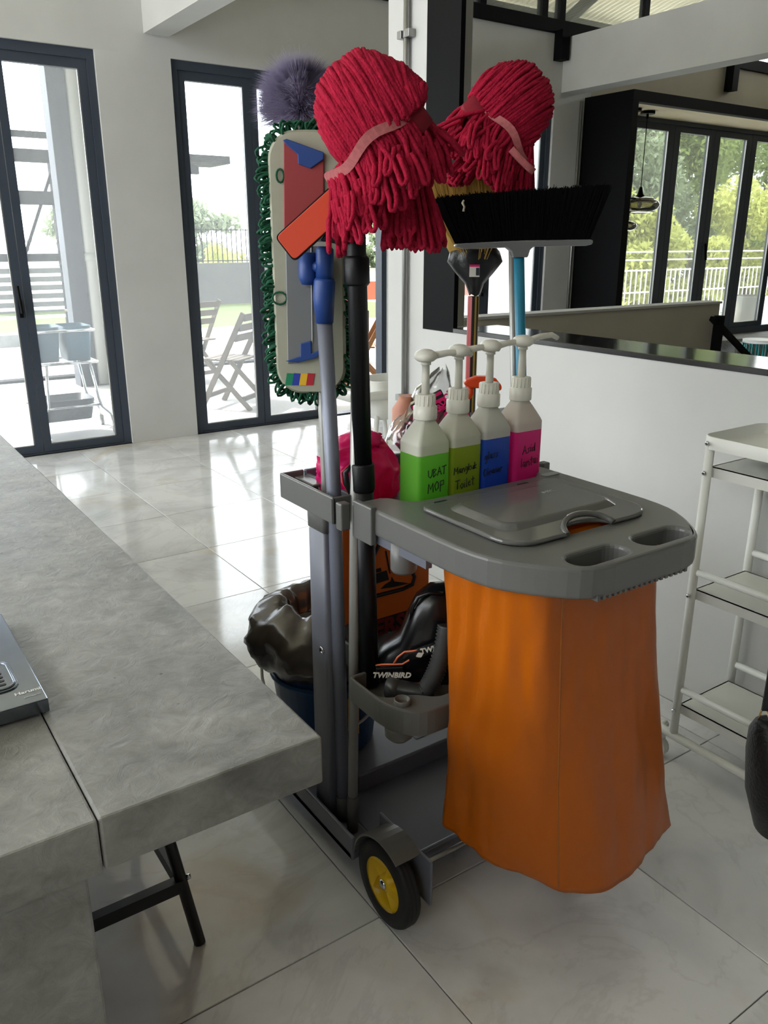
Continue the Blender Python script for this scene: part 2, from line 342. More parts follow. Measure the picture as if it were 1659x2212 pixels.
# roof: profiled sheets over purlins, sloping down outwards
rf = thing('ceiling', (3.4, 1.5, 4.4), 'ribbed metal roof on steel rafters', 'ceiling', kind='structure')
def rz(y): return 4.62-.25*(y-6.0) if y > 6 else 4.62
prof = []
for k in range(0, 190):
    x = -4.4+k*.085; prof += [(x, 0), (x+.03, 0), (x+.042, .03), (x+.072, .03)]
vv = []; ff = []
for (y, z) in ((-3.4, 3.95), (6.0, 4.62), (9.4, 3.77)):
    vv += [(x, y, z+h) for x, h in prof]
n_ = len(prof)
for r_ in range(2):
    for k in range(n_-1): ff.append((r_*n_+k, r_*n_+k+1, (r_+1)*n_+k+1, (r_+1)*n_+k))
obj('roof_sheet', MB().add(vv, ff), M['roof'], rf)
for x in (2.6, 4.35, 5.95, 7.6, 9.4): obj('rafter', MB().bar((x, 5.9, 4.5), (x+.9, 9.3, 3.65), .07, .12), M['steel'], rf)
for y in (7.0, 8.1, 9.2): obj('purlin', MB().bar((-4, y, 4.6-.25*(y-6)-.06), (11, y, 4.6-.25*(y-6)-.06), .06, .08), M['steel'], rf)
# ---- bifold glass doors
hnd = MB()
def leaf(parent, x0, x1, y=YB+.06, z0=.012, z1=2.572, m='glass', handle=None, th=.045, sw=.055):
    a = MB().box(x0+.002, x0+sw, y-th/2, y+th/2, z0, z1).box(x1-sw, x1-.002, y-th/2, y+th/2, z0, z1).box(x0+sw, x1-sw, y-th/2, y+th/2, z1-.062, z1).box(x0+sw, x1-sw, y-th/2, y+th/2, z0, z0+.05)
    f = obj('door_leaf', a, M['frame'], parent)
    obj('pane', MB().box(x0+sw, x1-sw, y-.004, y+.004, z0+.05, z1-.062), M[m], f)
    obj('glazing_bead', MB().box(x1-sw-.008, x1-sw, y-th/2+.004, y-.004, z0+.05, z1-.062).box(x0+sw, x1-sw, y-th/2+.004, y-.004, z0+.05, z0+.058), M['galv'], f)
    if handle:
        hx = handle; h = MB().box(hx-.012, hx+.012, y-th/2-.012, y-th/2, .95, 1.07).bar((hx, y-th/2-.035, .98), (hx-.01, y-th/2-.04, 1.16), .018, .014).box(hx-.008, hx+.008, y-th/2-.04, y-th/2, .98, 1.0)
        obj('handle', h, M['steel'], f, bev=.002)
    return f
def doorset(name, x0, x1, lab):
    d = thing(name, ((x0+x1)/2, YB+.06, 0), lab, 'door', kind='structure')
    fr = MB().box(x0, x0+.05, YB+.025, YB+.12, 0, DH).box(x1-.05, x1, YB+.025, YB+.12, 0, DH).box(x0+.05, x1-.05, YB+.025, YB+.12, 2.57, DH).box(x0+.05, x1-.05, YB+.025, YB+.12, 0, .01)
    obj('door_frame', fr, M['frame'], d); return d
d1 = doorset('door_1', .02, 1.82, 'dark framed folding glass doors left of the pier')
leaf(d1, .07, .635); leaf(d1, .635, 1.195, handle=1.165); leaf(d1, 1.195, 1.77)
d2 = doorset('door_2', 2.335, 4.15, 'dark framed folding glass doors behind the green mop, right end open')
leaf(d2, 2.385, 2.94); leaf(d2, 2.94, 3.5)
d3 = doorset('door_3', 4.56, 6.02, 'dark framed glass doors beyond the half wall')
leaf(d3, 4.61, 5.28, handle=5.25); leaf(d3, 5.28, 5.97, m='frost')
d4 = doorset('door_added', -3.6, -.35, 'unseen dark framed glass doors added to admit daylight')  # out of view, added so that more daylight enters
for k in range(5): leaf(d4, -3.55+k*.63, -2.92+k*.63)
# ---- bay window
by = thing('window_2', (8.5, YB, .4), 'black framed bay window with five tall panes', 'window', kind='structure')
obj('bay_post', MB().box(6.42, 6.5, 5.42, YB, -.5, 2.735), M['steel'], by)
obj('bay_post', MB().box(10.5, 10.6, 5.42, YB, -.5, 2.735), M['steel'], by)
obj('bay_header', MB().box(6.5, 10.5, 5.42, 5.5, 2.64, 2.735), M['steel'], by)
obj('bay_ceiling', MB().box(6.5, 10.5, 5.5, YB+.1, 2.642, 2.69), M['bayceil'], by)
obj('bay_top', MB().box(6.5, 10.5, 5.5, YB+.1, 2.69, 2.735), M['steel'], by)
obj('window_head', MB().box(6.5, 10.5, YB, YB+.1, 2.6, 2.642).box(6.5, 10.5, YB, YB+.1, .36, .44), M['frame'], by)
for k in range(5):
    x0 = 6.44+k*.7 if k else 6.5; x1 = 7.14+k*.7
    leaf(by, x0, x1, y=YB+.05, z0=.44, z1=2.6, m='glass2', sw=.095, th=.05).name = 'window_leaf'
for x, z in ((7.16, 2.45), (7.16, 1.6)): obj('hinge', MB().box(x-.018, x+.018, YB, YB+.024, z-.07, z+.07), M['steel'], by)
obj('window_latch', MB().bar((8.55, YB+.0, 1.42), (8.57, YB-.015, 1.24), .02, .02), M['steel'], by)
obj('wall_below', MB().box(6.5, 10.6, YB, YB+WT, -.5, .36), M['plaster2'], by)
ld = struct('trim_8', MB().box(6.5, 10.5, 5.25, YB-.004, .3, .36), M['conc2'], bev=.004, label='grey ledge running below the bay window', cat='ledge')
# portals guide sky light in, also through the added left openings
for x0, x1 in ((.02, 1.82), (2.335, 4.15), (4.56, 6.02), (-3.6, -.35)): portal(((x0+x1)/2, YB+.3, DH/2), x1-x0, DH, (math.pi/2, 0, math.pi))
portal((8.5, YB+.3, 1.5), 4, 2.2, (math.pi/2, 0, math.pi)); portal((-4.3, 3.3, 1.3), 4.2, 2.6, (math.pi/2, 0, -math.pi/2))
portal((-4.3, 1.4, 3.6), 9.2, 1.2, (math.pi/2, 0, -math.pi/2))
portal((6.5, YB+.2, 3.85), 9, 1.0, (math.pi/2, 0, math.pi))
# ---- conduits
pp = thing('conduit', (XW-.02, 2.9, 0), 'galvanised conduit pipe running up the white pier', 'pipe')
obj('pipe', MB().tube([(XW-.017, 2.9, .0), (XW-.017, 2.905, 3.4)], .0125, 10), M['galv'], pp)
for z in (.78, 2.2): obj('clip', MB().box(XW-.034, XW, 2.865, 2.895, z-.014, z+.014).box(XW-.034, XW, 2.918, 2.945, z-.014, z+.014).tube([(XW-.017, 2.9, z-.014), (XW-.017, 2.9, z+.014)], .016, 10), M['galv'], pp, bev=.002)
p2_ = thing('conduit', (6.36, YB-.02, 0), 'thin conduit pipe beside the black bay post', 'pipe')
obj('pipe', MB().tube([(6.36, YB-.016, 0), (6.36, YB-.016, 2.7)], .014, 8), M['galv'], p2_)
for z in (1.95, ): obj('clip', MB().box(6.33, 6.42, YB-.03, YB, z-.012, z+.012), M['galv'], p2_)
# ================================================================ outdoors and the lower room
M.update(
 wood=mat('weathered_teak', (96, 82, 64), .65, var=.3, vscale=9, stretch=(1, 1, 1)), wood2=mat('warm_teak', (142, 96, 54), .6, var=.25, vscale=9),
 lawn=mat('lawn', (76, 90, 36), .9, var=.4, vscale=8, bump=.6, bscale=40),
 pvc=mat('pvc', (176, 176, 170), .5), chrome=mat('chrome', (210, 212, 214), .14, metal=1.), bluebin=mat('blue_plastic', (58, 112, 134), .4, tl=.1),
 greybin=mat('grey_plastic', (54, 58, 64), .45), wplastic=mat('white_plastic', (222, 222, 216), .35), teal=mat('teal_paint', (30, 140, 140), .4),
 white=mat('white_paint', (225, 226, 224), .45), leaf=mat('leaf_green', (146, 162, 92), .55, tl=.4, rgb2=(104, 124, 68), var=.5, vscale=1.2),
 leaf2=mat('leaf_yellow', (196, 198, 116), .55, tl=.45, rgb2=(150, 160, 84), var=.5, vscale=1.5), leaf3=mat('leaf_grey', (138, 150, 118), .6, tl=.3, rgb2=(108, 122, 94), var=.5, vscale=.6),
 wallgrey=mat('weathered_concrete', (82, 82, 80), .85, var=.25, vscale=2), colgrey=mat('painted_steel', (66, 70, 78), .5, var=.15, vscale=4),
 bark=mat('bark', (88, 74, 58), .9, var=.4, vscale=12), asphalt=mat('rough_ground', (120, 116, 100), .9, var=.2, vscale=.8),
 smoke=pane_mat('smoked_glass', (.8, .77, .7), .6, .08, 3.0), brick=mat('terracotta', (168, 92, 66), .8, var=.2, vscale=5), darkwood=mat('dark_panel', (74, 64, 60), .6))
g = struct('floor_4', MB().box(-14, 26, YB+WT, 14, -.14, -.012), M['patio'], label='pale concrete patio outside the doors', cat='patio')
gl = obj('lawn', MB().box(-14, 12, 14, 19.5, -.14, -.03), M['lawn'], label='sunlit lawn in front of the concrete boundary wall', cat='lawn', kind='stuff')
gg = struct('floor_5', MB().box(-60, 80, 19.5, 90, -.5, -.2).box(-60, -14, -20, 19.5, -.5, -.2).box(26, 80, -20, 19.5, -.5, -.2).box(12, 26, 14, 19.5, -.5, -.2), M['asphalt'], label='open ground beyond the boundary wall', cat='ground')
struct('wall_boundary', MB().box(3, 12, 19.5, 19.8, -.2, .95), M['wallgrey'], label='grey concrete boundary wall behind the lawn', cat='wall')
def fence(name, x0, x1, y, z0, z1, step, m, lab, rails, r=.012):
    f = thing(name, ((x0+x1)/2, y, z0), lab, 'fence'); n = 0
    for z in rails: obj('rail', MB().box(x0, x1, y-.012, y+.012, z-.011, z+.011), M[m], f)
    x = x0; bars = []; me = None
    while x <= x1:
        if me is None: o = obj('picket', MB().box(x-r, x+r, y-r, y+r, z0, z1), M[m], f); me = o.data; xs = x
        else: o = obj('picket', None, None, f, data=me); o.location = (x-xs, 0, 0)
        x += step
    return f
fence('wire_fence', 5.5, 12, 19.65, .95, 1.75, .13, 'steel', 'thin dark fence on top of the boundary wall', (1.72, 1.0), .009)
fence('white_railing', 10.3, 17, 9.4, .1, 1.0, .13, 'white', 'white railing outside the bay window', (1.28, 1.15, .98, .62, .2), .007)
def leaves(mb, blobs, n, size, seed, flat=.6):
    """n small leaf blades scattered in a set of ellipsoids (cx,cy,cz,rx,ry,rz)"""
    r = np.random.default_rng(seed); wts = np.array([b[3]*b[4]*b[5] for b in blobs]); wts = wts/wts.sum()
    idx = r.choice(len(blobs), n, p=wts); B = np.array(blobs)[idx]
    d = r.normal(size=(n, 3)); d /= np.linalg.norm(d, axis=1)[:, None]; rad = r.random(n)**.45
    c = B[:, :3]+d*B[:, 3:]*rad[:, None]
    a = r.normal(size=(n, 3)); a[:, 2] -= .4; a /= np.linalg.norm(a, axis=1)[:, None]
    b = np.cross(a, r.normal(size=(n, 3))); b /= np.linalg.norm(b, axis=1)[:, None]
    s = size*(.6+.8*r.random(n))[:, None]
    v = np.stack([c-a*s, c+b*s*.38, c+a*s, c-b*s*.38], 1).reshape(-1, 3); k = len(mb.v)
    mb.v += [tuple(p) for p in v]; mb.f += [(k+4*i, k+4*i+1, k+4*i+2, k+4*i+3) for i in range(n)]; mb.sm += [False]*n
def tree(x, y, h, rx, n, size, m, lab, seed, z0=-.2, group=None, low=.12):
    t = thing('tree', (x, y, z0), lab, 'tree', group); r = random.Random(seed)
    obj('trunk', MB().tube([(x, y, z0), (x+.1*rx, y, z0+h*.3), (x-.05*rx, y+.1, z0+h*.75)], [.05*h**.5, .04*h**.5, .012], 7), M['bark'], t)
    bl = [(x+r.uniform(-.7, .7)*rx, y+r.uniform(-.6, .6)*rx, z0+h*r.uniform(low, .92), rx*r.uniform(.3, .55), rx*r.uniform(.3, .5), h*r.uniform(.09, .17)) for _ in range(14)]
    mb = MB(); leaves(mb, bl, n, size, seed); obj('crown', mb, M[m], t, kind='stuff')
    return t
T = [(14.2, 13.0, 6.2, 1.5, 17000, .085, 'leaf', 'green leafy tree seen through the leftmost bay pane'),
     (16.8, 13.4, 6.6, 1.7, 17000, .085, 'leaf3', 'grey green tree seen through the second bay pane'),
     (19.6, 13.6, 6.4, 1.7, 17000, .085, 'leaf', 'dark green tree seen through the third bay pane'),
     (22.4, 14.0, 6.6, 1.8, 14000, .085, 'leaf', 'green tree at the right end of the bay view'),
     (13.4, 11.3, 3.1, 1.1, 10000, .07, 'leaf2', 'yellow green bush behind the railing, left of the bay view'),
     (15.9, 11.4, 2.6, 1.1, 10000, .07, 'leaf2', 'low yellow green bush in the middle of the bay view'),
     (18.2, 11.6, 3.6, 1.2, 11000, .07, 'leaf2', 'tall yellow green bamboo clump right in the bay view'),
     (20.6, 12.0, 3.0, 1.2, 8000, .07, 'leaf2', 'yellow green bush at the right edge of the bay view')]
for i, a in enumerate(T): tree(*a, seed=11+i, z0=-.6 if i < 4 else -.8)
FAR = ['leftmost of the distant grey green hillside trees', 'second distant hillside tree from the left', 'third distant hillside tree from the left', 'fourth distant hillside tree, right of the middle', 'rightmost of the distant hillside trees']
for i in range(5):     # hillside trees far behind the lawn
    tree(13+i*6.6, 46+(i % 2)*2.0, 3.6+.35*i, 2.6, 3000, .26, 'leaf3', FAR[i], 40+i, group='distant hillside trees', low=.08)
for i, x in enumerate((7.2, 9.3, 11.4)): tree(x, 21.0, 1.6, .8, 1500, .09, 'leaf2', ('leftmost low yellow green shrub behind the boundary fence', 'middle low yellow green shrub behind the boundary fence', 'rightmost low yellow green shrub behind the boundary fence')[i], 70+i, z0=-.1, group='shrubs behind the boundary fence', low=.4)
# column with downpipe
cA = onY(92, 145, 8.9); cB = onY(136, 150, 8.9)
cl_ = thing('steel_column', ((cA.x+cB.x)/2, 8.95, 0), 'grey steel column with a white downpipe on the patio', 'column')
obj('shaft', MB().box(cA.x, cB.x-.01, 8.85, 9.07, -.012, 4.05), M['colgrey'], cl_, bev=.004)
obj('downpipe', MB().tube([(cB.x+.07, 8.9, 0), (cB.x+.07, 8.9, 4.02)], .075, 14).tube([(cB.x+.07, 8.9, 1.25), (cB.x+.07, 8.9, 1.33)], .083, 14), M['pvc'], cl_)
# open steel shed behind the column
sh = thing('steel_shed', (2.6, 14.5, 0), 'dark steel frame of an open shed behind the patio', 'shed')
YS = 13.2
zb = [onY(60, y, YS).z for y in (300, 322, 350, 412, 442, 548, 565)]
xa, xb = onY(10, 400, YS).x-4, onY(225, 400, YS).x+.3
obj('eave_beam', MB().box(xa, xb, YS-.06, YS+.06, zb[2], zb[1]), M['steel'], sh)
obj('roof_edge', MB().box(xa, xb+.4, YS-.5, YS-.42, zb[0]-.03, zb[0]+.05), M['steel'], sh)
obj('middle_beam', MB().box(xa, xb, YS-.06, YS+.06, zb[4], zb[3]), M['steel'], sh)
obj('lower_beam', MB().box(xa, xb, YS-.06, YS+.06, zb[6], zb[5]), M['steel'], sh)
for px in (30, 128, 208): x = onY(px, 480, YS).x; obj('post', MB().box(x-.06, x+.06, YS-.06, YS+.06, 0, zb[1]), M['steel'], sh)
for px in (70, 190): x = onY(px, 420, YS).x; obj('brace', MB().bar((x-.3, YS, zb[4]-.9), (x+.35, YS, zb[2]), .04, .04), M['steel'], sh)
for z in np.arange(.35, 1.5, .12): obj('louvre', MB().box(xa, xb, YS+.02, YS+.05, z, z+.045), M['white'], sh)
obj('kerb', MB().box(xa, xb, YS-.3, YS+.1, -.01, .16), M['conc2'], sh)
struct('trim_9', MB().box(-8, 5.6, 9.5, 9.66, -.012, .015), M['steel'], label='dark drain channel across the patio', cat='drain')
# canopy far right of the second door
cp = thing('roof_canopy', onY(440, 335, 16), 'small dark canopy edge seen high through the second door', 'canopy')
q0 = onY(400, 335, 16); q1 = onY(497, 345, 16); obj('fascia', MB().box(q0.x, q1.x, 16, 17, q1.z-.08, q1.z+.06), M['steel'], cp); obj('beam', MB().box(q0.x, q1.x-.7, 15.9, 16, q1.z-.3, q1.z-.12), M['steel'], cp)
# two-bucket mop trolley outside the first doors
mt = thing('mop_trolley', (1.45, 6.75, 0), 'chrome mop trolley with two pale blue buckets outside the left doors', 'trolley')
yF, yK = 6.5, 6.86
xl, xr = 1.28, 1.76
zt = onY(150, 712, yF).z; zl = onY(150, 785, yF).z; zs = onY(150, 880, yF).z
for k in range(2):
    x0 = xl+.02+k*.235; bk = MB()
    bk.loft([[(x0+.11+(p[0])*s, yF+.18+p[1]*s2, z) for p in rrect(.2, .3, .04, 3)] for z, s, s2 in ((zl+.01, .86, .9), (zt+.02, 1.06, 1.06), (zt+.02, 1.0, 1.0), (zl+.03, .8, .85))], True, True, True)
    obj('bucket', bk, M['bluebin'], mt)
def rail(pts, name='rail'): return obj(name, MB().tube(pts, .011, 8), M['chrome'], mt)
for z in (zt-.01, zl): rail([(xl, yF, z), (xr, yF, z), (xr, yK, z), (xl, yK, z), (xl, yF, z)])
rail([(xl, yF, zt-.01), (xl-.04, yF, zt-.05), (xl-.04, yF, zl+.02), (xl, yF, zl)], 'end_loop')
for y in (yF, yK):
    rail([(xr-.06, y, zl), (xr-.02, y, zs+.05), (xr, y, zs-.02), (xr+.06, y, zs-.08), (xr+.08, y, .06)], 'leg')
    rail([(xl+.1, y, zl), (xl+.08, y, zs), (xl+.02, y, zs-.06), (xl+.03, y, .06)], 'leg')
rail([(xl-.02, yF, zs), (xr, yF, zs), (xr, yK, zs), (xl-.02, yK, zs), (xl-.02, yF, zs)])
tr = MB(); tr.loft([[(1.5+p[0]*s, 6.68+p[1]*s, z) for p in rrect(.44, .34, .05, 3)] for z, s in ((zs-.11, .86), (zs+.05, 1.0), (zs+.05, .95), (zs-.1, .8))]); obj('tray', tr, M['greybin'], mt)
for x, y in ((xr+.08, yF), (xr+.08, yK), (xl+.03, yF), (xl+.03, yK)): obj('caster', MB().tube([(x-.012, y, .018), (x+.012, y, .018)], .03, 12).box(x-.015, x+.015, y-.01, y+.01, .03, .07), M['galv'], mt)
# ---- folding wooden chairs
def chair(x, y, rz, lab, m, grp='folding wooden chairs on the patio'):
    t = thing('folding_chair', (0, 0, 0), lab, 'chair', grp)
    for k in range(5): obj('seat_slat', MB().box(-.17+k*.078, -.105+k*.078, -.2, .2, .435, .45), M[m], t)
    for s in (-1, 1):
        obj('leg', MB().bar((.22, s*.21, 0), (-.25, s*.21, .86), .022, .045, (1, 0, .4)), M[m], t)
        obj('leg', MB().bar((-.26, s*.18, 0), (.17, s*.18, .44), .022, .04, (-1, 0, 1)), M[m], t)
    for z in (.64, .73, .82): obj('back_slat', MB().box(-.13-(z-.6)*.53-.01, -.13-(z-.6)*.53+.008, -.2, .2, z-.03, z+.03), M[m], t)
    obj('stretcher', MB().box(.14, .165, -.2, .2, .1, .14), M[m], t); obj('stretcher', MB().box(-.2, -.175, -.17, .17, .08, .12), M[m], t)
    t.location = (x, y, -.012); t.rotation_euler = (0, 0, rz); return t
chair(3.1, 7.0, math.radians(128), 'grey weathered folding chair nearest the second door', 'wood')
chair(3.35, 8.6, math.radians(110), 'grey weathered folding chair behind the nearest one', 'wood')
chair(2.75, 8.2, math.radians(-60), 'grey weathered folding chair half hidden by the door stile', 'wood')
chair(4.62, 7.1, math.radians(150), 'warm brown folding chair right of the black mop pole', 'wood2')
chair(4.05, 7.7, math.radians(20), 'warm brown folding chair between the mop fringe and the black pole', 'wood2')
pt_ = thing('patio_table', (2.9, 9.4, 0), 'slatted wooden patio table behind the folding chairs', 'table')
for k in range(6): obj('top_slat', MB().box(2.35+k*.18, 2.51+k*.18, 9.0, 9.8, .7, .72), M['wood'], pt_)
for x in (2.42, 3.35):
    for y in (9.05, 9.75): obj('leg', MB().box(x-.02, x+.02, y-.02, y+.02, -.012, .7), M['wood'], pt_)
pl = thing('planter', (5.5, 9.0, 0), 'dark brown planter box behind the warm brown chair', 'planter')
obj('box', MB().box(5.2, 5.8, 8.8, 9.3, -.012, .62), M['darkwood'], pl, bev=.01); obj('soil', MB().box(5.24, 5.76, 8.84, 9.26, .58, .625), M['bark'], pl)
sw_ = thing('display_board', (9, 12, 0), 'low terracotta board standing on the patio', 'board')
obj('panel', MB().box(7.1, 10.9, 12, 12.06, .5, .8), M['brick'], sw_); 
for x in (7.2, 10.8): obj('leg', MB().box(x-.03, x+.03, 12.06, 12.1, -.012, .8), M['darkwood'], sw_)
# white tables beyond the bay
for k, (x, y) in enumerate(((9.2, 7.4), (12.0, 7.8))):
    t = thing('white_table', (x, y, 0), ('white table outside the left bay panes', 'white table outside the right bay panes')[k], 'table')
    obj('top', MB().box(x-1.1, x+1.1, y-.45, y+.45, .48, .52), M['white'], t, bev=.005)
    for a in (-1, 1): obj('leg', MB().box(x+a*.9-.03, x+a*.9+.03, y-.03, y+.03, -.012, .48), M['white'], t)
ch = thing('outdoor_chair', (11.2, 6.9, 0), 'grey shell chair between the white tables outside', 'chair')
obj('shell', MB().loft([[(11.0+.2*math.cos(a)*s, 6.9+.2*math.sin(a)*s, z) for a in np.linspace(0, 2*math.pi, 13)[:-1]] for z, s in ((.3, .9), (.34, 1.1), (.7, 1.25), (.72, 1.2))], True, False), M['pvc'], ch)
for a in (0, 1, 2, 3): obj('leg', MB().tube([(11+.12*math.cos(a*1.57), 6.9+.12*math.sin(a*1.57), .3), (11+.2*math.cos(a*1.57), 6.9+.2*math.sin(a*1.57), -.01)], .012, 6), M['galv'], ch)
# ---- white high chair standing by the open door
hc = thing('high_chair', (3.35, 4.35, 0), 'white plastic high chair with tray by the open door', 'chair')
HY = 4.4; h0 = onY(790, 842, HY); hz = h0.z
tray = MB(); cx_, cy_ = h0.x, HY
ring = lambda w_, d_, z: [(cx_+p[0], cy_+p[1], z) for p in rrect(w_, d_, .05, 4)]
tray.loft([ring(.36, .26, hz-.05), ring(.42, .32, hz), ring(.42, .32, hz+.012), ring(.39, .29, hz+.012), ring(.36, .26, hz-.012)], True, True); obj('tray', tray, M['wplastic'], hc)
seat = MB(); sx, sy = cx_+.17, cy_+.04
seat.loft([[(sx+p[0]*s, sy+p[1]*s, z) for p in rrect(.3, .28, .06, 4)] for z, s in ((hz-.2, .7), (hz-.14, 1.0), (hz+.06, 1.08), (hz+.06, 1.02), (hz-.12, .92))]); obj('seat_shell', seat, M['wplastic'], hc)
for a, b in ((-1, -1), (-1, 1), (1, -1), (1, 1)):
    e_ = obj('leg', MB().tube([(sx-.03+a*.08, sy+b*.08, hz-.17), (sx-.03+a*.2, sy+b*.2, .002)], [.018, .013], 9), M['wplastic'], hc)
    obj('foot_sleeve', MB().tube([(sx-.03+a*.165, sy+b*.165, hz*.21), (sx-.03+a*.201, sy+b*.201, .0)], .0165, 9), M['galv'], e_)
# ---- lower room: pendants, stool, handrail
for k, (px, py, wd, lab) in enumerate(((1381, 443, .2, 'larger smoked glass pendant lamp in the bay'), (1348, 488, .125, 'smaller smoked glass pendant lamp half behind the bay post'))):
    c = onY(px, py, 5.75 if k == 0 else 5.72); t = thing('pendant_lamp', (c.x, c.y, c.z), lab, 'lamp', 'smoked glass pendants in the bay')
    sc_ = wd/.2
    obj('canopy', MB().lathe([(.07, 2.615), (.07, 2.64)], (c.x, c.y, 0), 16).tube([(c.x, c.y, 2.57), (c.x, c.y, 2.62)], .012, 8), M['steel'], t)
    obj('cord', MB().tube([(c.x, c.y, 2.62), (c.x, c.y, c.z+.16*sc_)], .004, 6), M['steel'], t)
    obj('socket', MB().lathe([(.055*sc_, c.z+.075*sc_), (.03*sc_, c.z+.1*sc_), (.012*sc_, c.z+.17*sc_)], (c.x, c.y, 0), 14), M['steel'], t)
    pr = [(.05, .078), (.13, .065), (.19, .03), (.2, 0), (.185, -.035), (.14, -.065), (.1, -.075), (.098, -.07), (.135, -.06), (.18, -.033), (.195, 0), (.185, .028), (.125, .06), (.05, .072)]
    obj('shade', MB().lathe([(a*sc_, c.z+b*sc_) for a, b in pr], (c.x, c.y, 0), 28, cap0=False, cap1=False), M['smoke'], t)
    obj('bulb', MB().lathe([(.004, -.03), (.02, -.015), (.026, .012), (.016, .05), (.014, .075)], (c.x, c.y, c.z), 12), M['wplastic'], t)
st = thing('round_stool', (7.7, 4.7, -.5), 'teal bar stool with a white round seat below the bay', 'stool')
s0 = onY(1640, 733, 4.7); S0 = (s0.x, 4.7)
obj('seat', MB().lathe([(.16, s0.z-.03), (.165, s0.z-.02), (.165, s0.z-.005), (.15, s0.z)], (*S0, 0), 24), M['white'], st)
for k in range(14):
    a = 2*math.pi*k/14; obj('leg', MB().tube([(S0[0]+.14*math.cos(a), S0[1]+.14*math.sin(a), s0.z-.03), (S0[0]+.2*math.cos(a), S0[1]+.2*math.sin(a), -.5)], .009, 6), M['teal'], st)
hr = thing('handrail', (5.2, 3.5, -.5), 'black steel stair handrail at the end of the parapet', 'handrail')
a = onY(1541, 683, 3.38); b = onY(1632, 778, 3.38)
obj('post', MB().box(5.05, 5.1, 3.36, 3.41, -.5, a.z), M['steel'], hr)
obj('rail', MB().bar((a.x, 3.385, a.z-.015), (b.x+.9, 3.385, b.z-.56), .04, .03), M['steel'], hr)
gs = thing('grey_stool', (6.6, 5.0, -.5), 'grey cement block seat left of the teal stool', 'stool')
q = onY(1560, 730, 4.9); obj('seat', MB().box(q.x-.25, q.x+.12, 4.75, 5.05, q.z-.03, q.z), M['conc2'], gs, bev=.005)
for x in (q.x-.2, q.x+.08): obj('leg', MB().box(x-.025, x+.025, 4.78, 5.02, -.5, q.z-.03), M['conc2'], gs)
# ================================================================ counter, stool, drip tray, white trolley, black bag
NV = Vector((math.sin(YAW), math.cos(YAW), 0))          # horizontal direction of view
def onV(x, y, k): q = ray(x, y); return CAMP + q*(k/q.dot(NV))   # upright plane k metres ahead
ZC, YC, XC = .741, .91, .511
ct = thing('concrete_counter', (-1.0, 2.4, 0), 'grey polished cement counter with a thick slab top', 'counter')
def slab(name, x0, x1, y0, y1, z0, z1):
    m = MB(); nx, ny = max(2, int((x1-x0)/.06)), max(2, int((y1-y0)/.08))
    def P(x, y, z):
        j = noise.noise(Vector((x*7, y*7, z*9)))*.0022; k = noise.noise(Vector((x*9+5, y*9, z*5)))*.0022
        return (x+(j if x == XC else 0), y+(k if y in (y0, y1) else 0), z+(noise.noise(Vector((x*5, y*5, 3)))*.0018 if z == z1 else 0))
    xs = [x0+(x1-x0)*i/nx for i in range(nx)]+[x1]; ys = [y0+(y1-y0)*i/ny for i in range(ny)]+[y1]
    top = [[P(x, y, z1) for y in ys] for x in xs]; bot = [[P(x, y, z0) for y in ys] for x in xs]; v = []; f = []; idx = {}
    def g(p):
        kk = tuple(round(c, 5) for c in p)
        if kk not in idx: idx[kk] = len(v); v.append(p)
        return idx[kk]
    for i in range(nx):
        for j in range(ny):
            f.append((g(top[i][j]), g(top[i+1][j]), g(top[i+1][j+1]), g(top[i][j+1]))); f.append((g(bot[i][j]), g(bot[i][j+1]), g(bot[i+1][j+1]), g(bot[i+1][j])))
    for i in range(nx):
        for j in (0, ny): f.append((g(top[i][j]), g(top[i+1][j]), g(bot[i+1][j]), g(bot[i][j])))
    for j in range(ny):
        for i in (0, nx): f.append((g(top[i][j]), g(top[i][j+1]), g(bot[i][j+1]), g(bot[i][j])))
    m.add(v, f); return obj(name, m, M['conc'], ct, bev=.004)
slab('slab', .1853, XC, YC, 4.2, ZC-.081, ZC)
slab('slab', -1.6, .184, YC, 4.2, ZC-.083, ZC-.0015)
obj('support', MB().box(-1.5, .165, YC+.012, YC+.16, 0, ZC-.083), M['conc'], ct, bev=.004)
obj('support', MB().box(-1.5, .165, 4.0, 4.15, 0, ZC-.083), M['conc'], ct, bev=.004)
obj('support', MB().box(-1.5, -1.38, YC+.16, 4.0, 0, ZC-.083), M['conc'], ct, bev=.004)
# stool pushed under the counter
M.update(blackm=mat('black_metal', (24, 24, 26), .4), seatw=mat('stool_seat', (96, 80, 62), .6, var=.2))
st2 = thing('bar_stool', (.23, 1.58, 0), 'black metal stool tucked under the cement counter', 'stool')
F0 = onZ(432, 2036, 0); T0 = onY(366, 1818, F0.y+.05); dv = (T0-F0); T1 = F0+dv*(.56/dv.z)
cxs, cys = F0.x-.22, F0.y+.22
def mir(p, sx, sy): return Vector((cxs+(p.x-cxs)*sx, cys+(p.y-cys)*sy, p.z))
C1 = F0+dv*(.145/dv.z)
for sx in (1, -1):
    for sy in (1, -1):
        l_ = obj('leg', MB().tube([mir(F0, sx, sy), mir(T1, sx, sy)], .0125, 10), M['blackm'], st2)
        obj('bolt', MB().tube([mir(C1+Vector((.01, 0, .01)), sx, sy), mir(C1+Vector((.019, 0, .01)), sx, sy)], .006, 8), M['chrome'], l_)
    obj('footrest', MB().bar(mir(C1, 1, sx), mir(C1, -1, sx), .022, .03), M['blackm'], st2)
    obj('footrest', MB().bar(mir(C1, sx, 1), mir(C1, sx, -1), .022, .03), M['blackm'], st2)
hs = abs(T1.x-cxs)+.03
obj('seat', MB().box(cxs-hs, cxs+hs, cys-hs, cys+hs, .56, .585), M['seatw'], st2, bev=.008)
